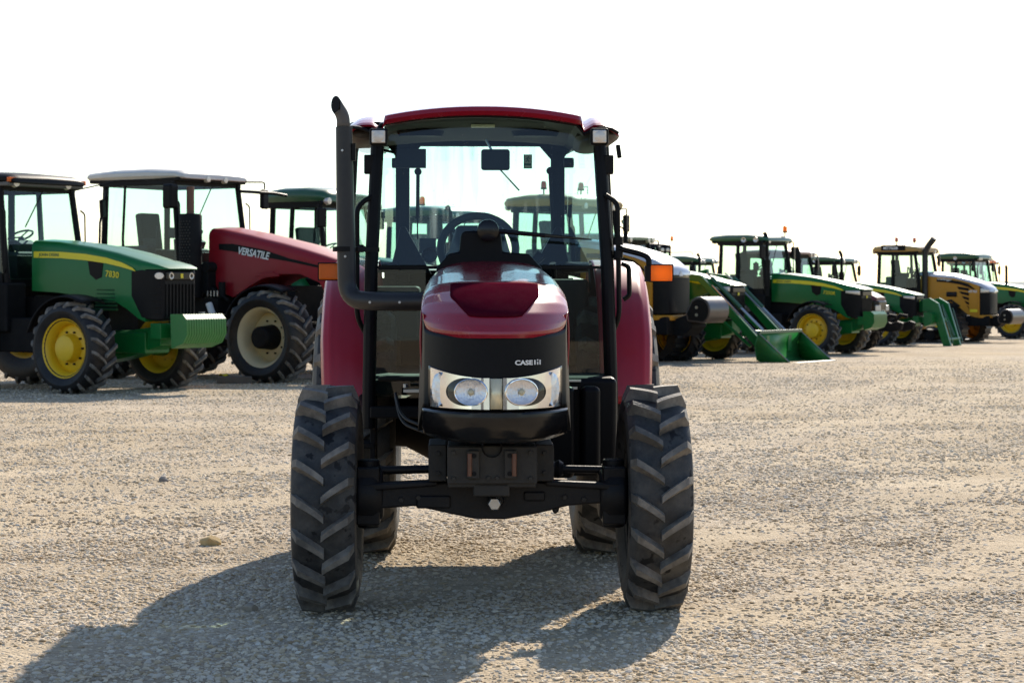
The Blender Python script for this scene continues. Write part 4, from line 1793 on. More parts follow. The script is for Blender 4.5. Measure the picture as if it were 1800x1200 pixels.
    q.tube(fillet([(xa + .03, hw + .03, z1 - .35), (xa + .10, hw + .05, z1 - .40), (xa + .12, hw + .05, zb + .15), (xa + .05, hw, zb + .1)], .06), .014, 6)
    q.build('grab_rail', black, T)


def running_gear(T, sp):
    fr, fw, rr, rw, wb = sp['fr'], sp['fw'], sp['rr'], sp['rw_'], sp['wb']
    tf, tr = sp['tf'], sp['tr']
    TM = (rubber_far, lug_m if sp.get('near') else rubber_far)
    for s in (-1, 1):
        wheel(T, 'front_wheel', (0, s * tf, fr - .015), s, fr, fw, sp['frim'], sp.get('nl', 20), .045, TM, sp['rimm'], sp.get('fstyle', 'deep'), sp.get('fhub', (.19, .16)), sp.get('hubm'), 10, sp.get('near', False))
    if rr:
        for s in (-1, 1):
            wheel(T, 'rear_wheel', (-wb, s * tr, rr - .015), s, rr, rw, sp['rrim'], 22, .05, TM, sp['rimm'], 'deep', (.20, .12), sp.get('hubm'), 10, sp.get('near', False))
    m = sp.get('chassis', sp['hoodm'])
    b = MB()
    b.box((-.1, 0, fr + .05), (1.6, .50, .30))
    b.prism([(-.2, fr - .25), (-.2, fr + .22), (.3, fr + .22), (.95, fr + .30), (.95, fr + .02), (.35, fr - .15)], 'y', -.20, .20)
    b.tube([(0, -tf + .1, fr - .02), (0, -.3, fr - .02), (0, .3, fr - .02), (0, tf - .1, fr - .02)], [.13, .12, .12, .13], 10)
    for s in (-1, 1):
        b.lathe([(-.12, .16), (.12, .18)], 'y', (0, s * (tf - .18), fr), 12, cap=True)
        b.tube([(-.18, s * .3, fr + .08), (-.16, s * (tf - .15), fr + .08)], .04, 8)
    b.build('front_axle', m, T, .02)
    b = MB()
    b.box((-wb * .55, 0, 1.02), (wb * .95, .56, .66))
    b.box((-wb, 0, .95), (.6, 1.2, .40))
    b.box((-wb * .55, -.50, .80), (.95, .42, .50))
    b.box((-wb * .55, .50, .80), (.95, .42, .50))
    b.build('transmission', black_matt, T, .03)
    b = MB()
    sx = sp['xa'] - .45
    for k in range(3):
        b.box((sx, -.92, .52 + .28 * k), (.42, .20, .04))
    b.box((sx - .22, -.92, .85), (.03, .20, .75))
    b.box((sx + .22, -.92, .85), (.03, .20, .75))
    b.build('step', black_matt, T)
    # front mudguards
    if sp.get('guards', True):
        for s in (-1, 1):
            g = MB()
            g.grid(lambda a, t, s=s: Vector((-(fr + .09) * math.cos(R(18) + R(100) * t), s * (tf - .26 + .48 * a), fr + (fr + .09) * math.sin(R(18) + R(100) * t) - .03 * (2 * a - 1) ** 2)), 6, 16)
            g.tube([(-.25, s * .25, fr + .25), (-.3, s * (tf - .1), fr + fr + .02)], .025, 6)
            g.build('front_mudguard', black, T, solid=.02)
    if rr:
        for s in (-1, 1):
            g = MB()
            R_ = rr + .10
            g.grid(lambda a, t, s=s: Vector((-wb - R_ * math.cos(R(15) + R(135) * t), s * (tr - .34 + .56 * a), rr + R_ * math.sin(R(15) + R(135) * t) - .05 * max(0, a - .6) ** 2 * 6)), 6, 20)
            g.build('rear_fender', sp.get('fendm', sp['hoodm']), T, solid=.03)


def deere(label, x, y, yaw, name='tractor', scale=1.0, **kw):
    """green tractor: sloping hood, black wrapped grille, yellow flank stripe"""
    T = empty(name, (x, y, zg(x, y)), R(yaw))
    T.scale = (scale,) * 3
    tag(T, label, 'tractor', 'tractors parked in the row')
    sp = dict(fr=.655, fw=.48, rr=.95, rw_=.52, wb=2.75, tf=.95, tr=.95, frim=.40, rrim=.53, rimm=yellow, hoodm=green, fendm=green,
              xa=-1.62, xr=-2.98, chw=.76, cz0=1.60, cz1=3.0, roof=green_dark, under=black)
    sp.update(kw)
    running_gear(T, sp)
    gm = sp['hoodm']
    dz, dx = sp.get('hz', 0.0), sp.get('hx', 0.0)
    h = MB()
    h.loft([sec(-1.48, .43, 1.36, 2.10, .10, .02), sec(-1.0, .43, 1.34, 2.075, .10, .02), sec(-.35, .43, 1.28, 2.00, .10, .02), sec(.15, .425, 1.22, 1.91, .10, .02),
            sec(.40, .42, 1.10, 1.85, .10, .02), sec(.60, .41, .97, 1.80, .10, .02), sec(.72, .405, .93, 1.765, .10, .02)])
    ho = h.build('hood', gm, T, ang=40)
    h = MB()
    h.loft([sec(.66, .412, 1.665, 1.79, .08, .02), sec(.90, .39, 1.665, 1.735, .05, .015), sec(1.02, .35, 1.665, 1.695, .02, .01), sec(1.07, .28, 1.668, 1.676, .003, .004)])
    h.build('hood_nose', gm, ho, ang=40)
    # black wrapped grille with ribs
    g = MB()
    def gs(x, hw, zb, zt):
        return [Vector((x, -hw, zb)), Vector((x, -hw, zt)), Vector((x, hw, zt)), Vector((x, hw, zb))]
    g.loft([gs(.28, .414, 1.58, 1.60), gs(.44, .417, 1.32, 1.655), gs(.66, .413, .98, 1.665), gs(.84, .40, .95, 1.665), gs(.96, .36, .95, 1.66), gs(1.0, .31, .96, 1.655)])
    go = g.build('grille', black, T, .02)
    rb = MB()
    for k in range(9):
        yy = -.28 + .07 * k
        rb.box((1.003, yy, 1.23), (.03, .022, .46))
    for k in range(5):
        rb.box((.905 - 0.0 * k, -.385, 1.05 + .09 * k), (.14, .02, .016), (0, 0, R(18)))
    rb.build('grille_rib', black, go)['kind'] = 'stuff'
    wedge = sp.get('wedge', True)
    if wedge:
        for s in (-1, 1):
            q = MB()
            q.grid(lambda a, t, s=s: Vector((.60 + .38 * a, s * (.424 - .10 * max(0, a - .3) ** 1.6), 1.648 - (.06 + .05 * a) * t)), 8, 3)
            q.build('headlight', worklens, go, solid=.03)
        q = MB().box((1.01, 0, 1.50), (.02, .07, .09))
        q.build('badge', stripe_m, go, .01)
    lb = MB()
    lb.box((1.0, 0, 1.575), (.06, .60, .12))
    lb.build('light_bar', black_gloss, go, .02)
    for yy, rr_ in () if wedge else ((-.20, .055), (.22, .055)):
        l = MB()
        l.lathe([(1.02, 0), (1.035, rr_ * .8), (1.025, rr_), (.99, rr_)], 'x', (0, yy, 1.575), 14)
        l.build('headlight', worklens, go)
    if not wedge:
      l = MB()
      l.lathe([(.02, 0), (.02, .06), (-.02, .07)], 'x', (0, 0, 0), 12, squash=.75)
      M_ = Matrix.Translation((.955, -.372, 1.575)) @ Euler((0, 0, R(-48))).to_matrix().to_4x4()
      l.v = [tuple(M_ @ Vector(v)) for v in l.v]
      l.build('side_light', worklens, go)
      e = MB().box((1.034, .01, 1.575), (.006, .055, .065))
      e.build('badge', stripe_m, go, .01)
    # flank: stripe, name, number, louvres
    Y = -.4305
    st = MB()
    side_strip(st, [(-1.44, 1.845, 1.935), (-.9, 1.835, 1.925), (-.4, 1.80, 1.89), (0, 1.755, 1.835), (.30, 1.70, 1.765), (.50, 1.655, 1.69), (.56, 1.64, 1.645)], Y)
    st.build('hood_stripe', stripe_m, ho)
    if sp.get('near') or sp.get('letters'):
        text('lettering', 'JOHN DEERE', ho, (-1.33, Y - .009, 1.868), (R(90), R(1), 0), .062, green_dark, sx=1.15, bold=.001)
        if sp.get('number'):
            text('model_number', sp['number'], ho, (-.02, Y - .002, 1.57), (R(90), R(6), 0), .125, stripe_m, sx=1.05, bold=.0012)
    ve = MB()
    ve.prism([(-.36, 1.80), (-.06, 1.77), (-.09, 1.56), (-.20, 1.52), (-.32, 1.60)], 'y', Y - .004, Y + .02)
    ve.build('vent_panel', black, ho)
    lv = MB()
    for k in range(6):
        lv.box((-.02, -.415, 1.10 + .055 * k), (.44 - .02 * k, .03, .028), (R(20), 0, 0))
    lv.build('louvre', green_dark, ho)['kind'] = 'stuff'
    en = MB()
    en.box((-.70, 0, 1.12), (1.5, .60, .50))
    en.box((-.45, -.34, 1.22), (.3, .12, .20))
    en.tube([(-.9, -.35, 1.0), (-.5, -.38, 1.16), (-.1, -.34, 1.0)], .03, 6)
    en.lathe([(-.1, .06), (.14, .06)], 'z', (-.25, -.38, 1.2), 10, cap=True)
    en.build('engine', black_matt, T, .01)
    if dx or dz:
        for o_ in (ho, go):
            o_.location = (dx, 0, dz)
    bb = MB()
    bb.box((-2.0, -.60, 1.20), (1.0, .40, .72))
    bb.box((-2.0, .60, 1.20), (1.0, .40, .72))
    bb.build_each('side_box', black_matt, T, bevel=.04)
    cab_unit(T, sp)
    # exhaust along the right front post
    if sp.get('stack', True):
        ex = MB()
        ex.tube([(-1.50, -.66, 1.5), (-1.50, -.66, 2.45)], .085, 12)
        ex.tube(fillet([(-1.50, -.66, 2.4), (-1.50, -.66, 3.02), (-1.58, -.66, 3.15)], .1), .05, 10)
        ex.build('exhaust_stack', black, T)
    wgt = sp.get('weight', 'box')
    if wgt == 'box':
        b = MB()
        b.box((1.16, 0, .86), (.34, .36, .20))
        b.box((1.02, 0, .88), (.20, .78, .22))
        b.build('weight_bracket', gm, T, .01)
        b = MB()
        wx = sp.get('wx', 0.0)
        pf = [(1.30, 1.12), (1.53, 1.12), (1.60, 1.05), (1.61, .84), (1.53, .71), (1.32, .64)]
        pf = [(a_ + wx, c_) for a_, c_ in pf]
        n = 16 if sp.get('ribs') else 1
        for k in range(n):
            a = -.42 + .84 * k / n
            b.prism(pf, 'y', a + .005, -.42 + .84 * (k + 1) / n - .005)
        b.prism([(x - .012 if x > 1.4 + wx else x + .01, z) for x, z in pf], 'y', -.414, .414)
        wo = b.build('front_weight', sp.get('wm', green2), T)
        q = MB()
        q.box((1.40, .15, 1.13), (.08, .05, .03))
        q.build('weight_handle', steel, wo)
    elif wgt == 'hitch':
        b = MB()
        for s in (-1, 1):
            b.prism([(1.0, .62), (1.5, .55), (1.75, .66), (1.75, .76), (1.5, .78), (1.0, .95)], 'y', s * .42 - .05, s * .42 + .05)
            b.tube([(1.1, s * .3, .7), (1.4, s * .36, 1.05)], .05, 8)
        b.box((1.08, 0, .85), (.25, .9, .35))
        b.build('front_hitch', black_matt, T, .01)
    for bx, by in sp.get('beacons', []):
        beacon(T, bx, by, sp['cz1'] + sp.get('rth', .18) - .02, amber)
    return T


YAW = -33.0


def place(px, d, fx, fy, yaw=YAW):
    """root position so that the local ground point (fx, fy) lies on the sight line px at depth d"""
    a = R(yaw)
    X = (px - 900) * d / F
    return X - (fx * math.cos(a) - fy * math.sin(a)), d - (fx * math.sin(a) + fy * math.cos(a))


def quad_z(obj, *p):
    return obj


# --- 1 green tractor at the left edge
x, y = place(130, 29.6, 0, -.95)
t = deere('big green tractor with ribbed green front weight and number on its hood, at left edge', x, y, YAW, near=True, number='7830', roof=black, under=grey_roof,
          roof_lights=[(-1.55, -.60), (-1.55, .45)], stack=False, rfr=.18, rb=.15, rth=.17, cz1=3.0, wedge=False, ribs=True, hz=.08, hx=.12, mirrors=(), wx=.02)
q = MB()
for yy in (-.70, .70):
    q.box((-1.49, yy, 3.06), (.06, .16, .07))
q.build_each('marker_light', orange, t, bevel=.01)
q = MB()
q.tube([(-1.8, .8, 2.95), (-1.2, 1.25, 3.12), (-.85, 1.45, 3.12)], .010, 6)
q.tube([(-2.3, -.3, 3.1), (-2.42, -.3, 4.0)], [.008, .003], 5)
q.build_each('aerial', black, t)
q = MB()
q.box((-1.25, .98, 1.9), (.10, .10, .10))
q.build('side_marker', yellow, t)


# --- 2 red articulated tractor
def big_red(label, x, y, yaw):
    T = empty('tractor', (x, y, zg(x, y)), R(yaw))
    tag(T, label, 'tractor', 'tractors parked in the row')
    sp = dict(fr=.745, fw=.58, rr=.95, rw_=.6, wb=3.5, tf=1.0, tr=1.0, frim=.46, rrim=.5, rimm=cream, hubm=black_matt, fhub=(.185, .34), fstyle='in', hoodm=black_matt, chassis=black_matt, fendm=black,
              xa=-2.12, xr=-3.82, chw=.84, cz0=1.75, cz1=3.31, roof=white_roof, under=black, near=True, rth=.18, rfr=.12, rb=.34, bpost=.30, bthick=.5, frame=black,
              roof_lights=[(-2.04, -.2), (-2.04, .24)], lamp=.062, mirrors=(1,), mo=.55, mz=-.20)
    running_gear(T, sp)
    cab_unit(T, sp)
    h = MB()
    st = [(-1.72, .50, 1.78, 2.50), (-1.5, .50, 1.45, 2.49), (-1.2, .50, 1.36, 2.44), (-.9, .50, 1.52, 2.385), (-.6, .50, 1.66, 2.32), (-.2, .50, 1.74, 2.24), (.2, .50, 1.74, 2.15), (.6, .50, 1.60, 2.05), (.85, .49, 1.25, 1.98), (1.2, .48, 1.0, 1.88), (1.55, .44, .95, 1.74), (1.72, .36, .98, 1.62)]
    h.loft([sec(a, w, zb, zt, .14, .03) for a, w, zb, zt in st])
    ho = h.build('hood', red_far, T, ang=45)
    g = MB()
    side_strip(g, [(-1.5, 2.145, 2.24), (-1.2, 2.11, 2.235), (-.55, 2.01, 2.135), (-.35, 1.985, 2.08), (0, 1.935, 1.985), (.7, 1.815, 1.85)], -.501)
    g.build('hood_stripe', black, ho)
    text('lettering', 'VERSATILE', ho, (-1.10, -.512, 2.075), (R(90), R(9), 0), .165, whitem, shear=.2, sx=.86, bold=.004)
    q = MB()
    q.prism([(-.75, 1.72), (-.35, 1.78), (-.2, 1.70), (-.5, 1.68)], 'y', -.515, -.49)
    q.build('hood_scoop', red_far, ho, .01)
    q = MB()
    q.box((1.70, 0, 1.30), (.10, .66, .55))
    q.build('grille', black, T, .02)
    for s in (-1, 1):
        q = MB().box((1.60, s * .40, 1.62), (.16, .14, .10), (0, 0, -s * R(30)))
        q.build('headlight', worklens, T, .02)
    # engine bay clutter behind the hood
    e = MB()
    e.box((-.9, 0, 1.25), (1.8, .70, .60))
    e.box((-1.6, -.45, 1.10), (.50, .50, .50))
    e.box((-1.72, -.55, 1.62), (.30, .30, .40))
    e.lathe([(-.1, .09), (.12, .09)], 'y', (-1.62, -.62, 1.85), 12, cap=True)
    e.lathe([(-.1, .06), (.16, .06)], 'z', (-1.35, -.60, 1.45), 10, cap=True)
    e.tube([(-1.9, -.55, 1.3), (-1.5, -.66, 1.5), (-1.2, -.6, 1.3)], .03, 6)
    e.build('engine', black_matt, T, .01)
    q = MB()
    q.lathe([(-.10, .055), (.10, .055)], 'z', (0, 0, 0), 10, cap=True)
    M_ = Matrix.Translation((-1.42, -.80, 1.17)) @ Euler((0, R(-25), 0)).to_matrix().to_4x4()
    q.v = [tuple(M_ @ Vector(v)) for v in q.v]
    q.build('filter', whitem, T)
    q = MB()
    for k in range(4):
        q.box((-1.55 + .07 * k, -.72, 1.42), (.018, .02, .09))
    q.build_each('valve_stem', steel, T)
    # perforated exhaust stack
    ex = MB()
    ex.lathe([(1.35, .18), (1.38, .19), (2.70, .19), (2.73, .17), (2.73, .05)], 'z', (-1.86, -.80, 0), 24)
    eo = ex.build('exhaust_stack', black_matt, T)
    ps = MB()
    for r_i in range(24):
        for c_i in range(5):
            a = R(-120 + c_i * 15 + (7.5 if r_i % 2 else 0))
            ps.box((-1.86 + .191 * math.cos(a), -.80 + .191 * math.sin(a), 1.50 + .048 * r_i), (.012, .022, .022), (0, 0, a))
    ps.build('perforation', cast_grey, eo)['kind'] = 'stuff'
    q = MB().tube([(-1.86, -.80, 2.7), (-1.86, -.80, 3.18)], .065, 12)
    q.build('exhaust_pipe', rust, eo)
    q = MB()
    q.tube([(-2.2, -.92, 3.05), (-2.12, -1.02, 3.05), (-2.12, -1.02, 2.9)], .02, 6)
    mo = q.build('mirror_arm', black, T)
    MB().box((-2.10, -1.02, 3.02), (.20, .20, .40)).build('mirror', black, mo, .04, 3)
    q = MB()
    q.tube([(-3.6, -.9, 3.2), (-3.62, -1.0, 2.95)], .012, 6)
    q.build('rear_mirror_arm', black, T)
    MB().box((-3.62, -1.02, 2.85), (.06, .16, .30), (R(8), 0, R(20))).build('rear_mirror', black, T, .02)
    q = MB()
    q.tube([(-2.15, .80, 3.17), (-1.95, 1.5, 3.15), (-1.9, 1.75, 3.12)], .028, 6)
    q.build('light_arm', black, T)
    q = MB().tube([(-3.82, -.9, 1.9), (-3.78, -.92, 2.6), (-3.66, -.9, 3.15)], .02, 6)
    q.build('rear_rail', black, T)
    q = MB()
    q.box((-1.97, -.3, 1.86), (.06, .5, .14))
    q.tube([(-3.9, -.6, 1.98), (-4.6, -.6, 1.98)], .06, 8)
    q.box((-3.85, -.86, 1.90), (.45, .35, .30))
    q.build('cab_base', black, T, .02)
    return T


x, y = place(475, 33.5, 0, -1.0)
big_red('red tractor with pale roof, cream wheels and white lettering along its sloping hood', x, y, YAW)

# --- 3, 4 green tractors hidden behind the red ones and the middle tractor
x, y = -1.62, 37.2
t3 = deere('green tractor whose cab shows between the red hood and the upright exhaust pipe', x, y, YAW, xr=-2.85, chw=.72, cz1=3.06, rth=.26, mirrors=(-1, 1), mo=.16, mx=.10, stack=False, roof_lights=[(-2.9, -.66), (-1.55, -.68), (-1.55, .4)])
x, y = .42, 40.7
t4 = deere('green tractor with amber beacon, seen through the left half of the middle cab', x, y, YAW, cz1=2.95, rw=.12, rth=.2, beacons=[(-3.0, .5)], stack=True)


# --- ochre tractors on tracks
def ochre(label, x, y, yaw, letters=True, tall=True, scale=1.0, wz=0.0, whw=.60, cs=0.0):
    T = empty('tractor', (x, y, zg(x, y)), R(yaw))
    T.scale = (scale,) * 3
    tag(T, label, 'tractor', 'tractors parked in the row')
    sp = dict(xa=-.62 + cs, xr=-2.02 + cs, chw=.82, cz0=1.72, cz1=3.0, roof=tan, under=black, rth=.24, rw=.10, rb=.18, rfr=.12, mirrors=(1,), roof_lights=[(-.55 + cs, -.5), (-.55 + cs, .5), (-2.2 + cs, -.7)], bpost=.38, pr=.06)
    cab_unit(T, sp)
    h = MB()
    st = [(-.62 + cs, .52, 1.42, 2.32), (-.3, .52, 1.40, 2.30), (.1, .515, 1.30, 2.24), (.35, .51, 1.12, 2.18), (.6, .505, .92, 2.10), (.85, .50, .84, 2.02), (.98, .495, .84, 1.975)]
    h.loft([sec(a, w, zb, zt - .06, .10, .02) for a, w, zb, zt in st])
    ho = h.build('hood', cat_y, T, ang=40)
    tp = MB()
    def topsec(a, w, zt, z0):
        return [Vector((a, yy * w, z)) for yy, z in ((-1.0, z0), (-.97, zt - .05), (-.8, zt - .01), (0, zt + .02), (.8, zt - .01), (.97, zt - .05), (1.0, z0))]
    tp.loft([topsec(-.66 + cs, .53, 2.36, 2.23), topsec(.1, .525, 2.26, 2.13), topsec(.6, .515, 2.13, 2.01), topsec(1.0, .50, 1.98, 1.87), topsec(1.22, .44, 1.84, 1.74), topsec(1.30, .36, 1.76, 1.68)])
    tp.build('hood_top', silver_hood, ho, ang=50)
    g = MB()
    def gs(a, hw, zb, zt):
        return [Vector((a, -hw, zb)), Vector((a, -hw, zt)), Vector((a, hw, zt)), Vector((a, hw, zb))]
    g.loft([gs(.96, .488, .93, 1.62), gs(1.15, .46, .93, 1.62), gs(1.27, .38, .94, 1.62), gs(1.30, .30, .95, 1.62)])
    go = g.build('grille', black, T, .02)
    q = MB()
    q.loft([gs(.95, .492, 1.62, 1.87), gs(1.12, .462, 1.62, 1.80), gs(1.25, .39, 1.62, 1.74), gs(1.29, .32, 1.62, 1.70)])
    q.build('light_band', black_gloss, go, .01)
    for s in (-1, 1):
        q = MB()
        q.grid(lambda a, t, s=s: Vector((1.0 + .27 * a, s * (.494 - .10 * a ** 2 - .0), 1.645 + .03 * a + (.17 - .09 * a) * t)) + Vector((.01, s * .006, 0)), 6, 3)
        q.build('headlight', worklens, go, solid=.02)
    q = MB().prism([(-.06, 1.66), (.06, 1.66), (0, 1.76)], 'x', 1.295, 1.315)
    q.build('badge', whitem, go)
    b = MB()
    b.loft([gs(.93, .505, .82, .92), gs(1.2, .47, .82, .92), gs(1.34, .36, .82, .92)])
    b.build('grille_frame', cat_y, go, .02)
    q = MB()
    q.box((.945, -.505, 1.3), (.05, .02, .8))
    q.build('grille_post', cat_y, go)
    # flank details
    sl = MB()
    for k in range(5):
        z = 1.86 - .155 * k
        x0 = .20 + .085 * k
        sl.prism([(x0, z), (.62, z - .06), (.62, z - .15), (x0 + .07, z - .09)], 'y', -.522, -.50)
    sl.build_each('side_vent', black, ho)
    sw = MB()
    side_strip(sw, [(-.5, 2.02, 2.10), (-.1, 1.99, 2.09), (.3, 1.93, 2.03), (.6, 1.84, 1.95), (.82, 1.74, 1.78)], -.524)
    sw.build('hood_stripe', black, ho)
    if letters:
        text('lettering', 'Challenger', ho, (-.48, -.535, 2.085), (R(90), R(5), 0), .12, whitem, shear=.3, sx=.95)
        text('model_number', 'MT765B', T, (-1.78 + cs, -.935, 3.10), (R(90), 0, 0), .13, whitem, sx=1.15, bold=.003)
        text('model_number', 'MT765', ho, (.60, -.512, 1.66), (R(90), 0, 0), .11, whitem, sx=.95, bold=.002)
        q = MB().box((-1.43 + cs, -.922, 3.15), (.86, .012, .18))
        q.build('name_panel', black, T)
        q = MB().box((.78, -.512, 1.06), (.26, .01, .09))
        q.build('data_plate', stripe_m, ho)
    b = MB()
    b.box((.1, 0, .72), (2.4, .96, .34))
    b.box((-.6, 0, 1.25), (1.6, .95, .9))
    b.box((-1.6, 0, 1.25), (1.6, 1.0, .7))
    b.build('main_frame', black_matt, T, .03)
    q = MB()
    q.prism([(-2.0 + cs, 1.65), (-2.9 + cs, 1.60), (-2.9 + cs, 1.50), (-2.0 + cs, 1.40)], 'y', -1.05, 1.05)
    q.build('rear_deck', tan, T, .03)
    en = MB()
    en.box((-.1, -.3, 1.45), (.8, .36, .5))
    en.lathe([(-.15, .09), (.2, .09)], 'x', (.0, -.49, 1.60), 10, cap=True)
    en.tube([(-.4, -.5, 1.3), (.0, -.54, 1.4), (.3, -.5, 1.2)], .04, 6)
    en.build('engine', cast, T, .02)
    # tracks
    for s in (-1, 1):
        tk = MB()
        prof = []
        for i in range(13):
            a = R(90) + R(180) * i / 12
            prof.append((-2.15 + .72 * math.cos(a), .74 + .72 * math.sin(a)))
        for i in range(9):
            a = R(-90) + R(180) * i / 8
            prof.append((.25 + .46 * math.cos(a), .48 + .46 * math.sin(a)))
        inner = [(-2.15 + (px_ + 2.15) * .93 + .0, .6 + (pz - .6) * .90) for px_, pz in prof]
        y0, y1 = s * 1.08 - .28, s * 1.08 + .28
        n = len(prof)
        vs_ = [(a, y0, c) for a, c in prof] + [(a, y1, c) for a, c in prof] + [(a, y0, c) for a, c in inner] + [(a, y1, c) for a, c in inner]
        fs_ = []
        for i in range(n):
            j = (i + 1) % n
            fs_ += [(i, j, n + j, n + i), (2 * n + i, 3 * n + i, 3 * n + j, 2 * n + j), (i, 2 * n + i, 2 * n + j, j), (n + i, n + j, 3 * n + j, 3 * n + i)]
        tk.add(vs_, fs_)
        # grouser bars round the belt
        per = []
        for i in range(n):
            a, c = prof[i], prof[(i + 1) % n]
            L_ = math.hypot(c[0] - a[0], c[1] - a[1])
            k = max(1, int(L_ / .16))
            for m_ in range(k):
                f = m_ / k
                per.append((a[0] + (c[0] - a[0]) * f, a[1] + (c[1] - a[1]) * f, math.atan2(c[1] - a[1], c[0] - a[0])))
        for (a, c, th) in per:
            for w_ in (-1, 1):
                tk.box((a, s * 1.08 + w_ * .14, c), (.06, .30, .07), (0, -th, 0))
        tk.build('track', rubber_far, T)
        for (cx, cz, rr_) in ((-2.15, .74, .62), (.25, .48, .38)):
            w = MB().lathe([(-.24, rr_), (.24, rr_), (.20, rr_ * .8), (.12, rr_ * .7), (.14, .12), (.24, .10), (.24, 0)] if s > 0 else [(.24, rr_), (-.24, rr_), (-.20, rr_ * .8), (-.12, rr_ * .7), (-.14, .12), (-.24, .10), (-.24, 0)], 'y', (cx, s * 1.08, cz), 24)
            w.build('track_wheel', cat_y, T)
        w = MB()
        for cx in (-1.45, -.95, -.45):
            w.lathe([(-.22, .18), (.22, .18), (.22, 0)] if s > 0 else [(.22, .18), (-.22, .18), (-.22, 0)], 'y', (cx, s * 1.08, .24), 14)
        w.build_each('track_roller', black_matt, T)
    # rounded front weight on an arm
    b = MB()
    b.prism([(1.2, .55), (1.2, .80), (1.62, .95), (1.72, .70), (1.5, .52)], 'y', -.26, .26)
    b.build('weight_arm', black_matt, T, .02)
    w = MB()
    pf = []
    for i in range(17):
        a = R(-65) + R(200) * i / 16
        pf.append((1.92 + .24 * math.cos(a), .86 + wz + .26 * math.sin(a)))
    pf += [(1.62, .80 + wz), (1.66, .66 + wz)]
    w.prism(pf, 'y', -whw, whw)
    wo = w.build('front_weight', MATS['weight_steel'], T, .02, 2, ang=30)
    pl = MB()
    pl.prism([(1.92 + (a - 1.92) * .84, .83 + wz + (c - .83 - wz) * .84) for a, c in pf], 'y', -whw - .012, -whw + .01)
    pl.build('weight_end', black, wo)
    bl = MB()
    for z in (.78 + wz, .92 + wz):
        bl.lathe([(-whw - .03, 0), (-whw - .03, .03), (-whw, .03)], 'y', (1.88, 0, z), 10)
    bl.build_each('bolt', steel, wo)
    # exhaust
    ex = MB()
    if letters:
        ex.tube(fillet([(-.42 + cs, -.62, 1.35), (-.42 + cs, -.62, 3.08), (-.10 + cs, -.62, 3.46)], .22), .10, 14)
        ex.build('exhaust_stack', pipe_m, T)
    if tall:
        for yy in (-.55, .35):
            beacon(T, -1.3 + cs + yy * .3, yy, 3.26, redbeacon, .14)
        q = MB()
        q.tube([(-1.1 + cs, .1, 3.24), (-1.1 + cs, .1, 3.40), (-.6 + cs, -.3, 3.40), (-.6 + cs, -.3, 3.24)], .008, 5)
        q.build('roof_rail', black, T)
    return T


mat('weight_steel', (0.040, 0.036, 0.036), rough=0.38, metal=0.0, coat=0.25, noise=0.15, dust=0.2, dustcol=(.35, .22, .16))
x, y = place(1170, 44.5, 1.2 * 1.12, -.48 * 1.12)
ochre('ochre tractor half hidden by the middle tractor, its silver hood beside the orange signal', x, y, YAW - 3, letters=False, scale=1.12, wz=.15, whw=.36, cs=-.03)
x, y = place(1722, 69.4, .98, -.49)
ochre('ochre tractor on rubber tracks with bent black exhaust and its name along the hood', x, y, YAW, cs=-.45)

# --- small far green tractor facing this way behind the ochre one
x, y = place(1146, 82.0, -1.7, 0, -78)
deere('far green tractor facing the camera with two amber beacons above a row of roof lamps', x, y, -78, cz1=3.35, rw=.02, rth=.3,
      roof_lights=[(-1.5, v) for v in (-.66, -.36, -.16, .36, .58)], lamp=.085, beacons=[(-1.75, -.86), (-1.75, .82)], mirrors=(1, -1), mo=.85, mz=-.30, mrot=60, roof=black)


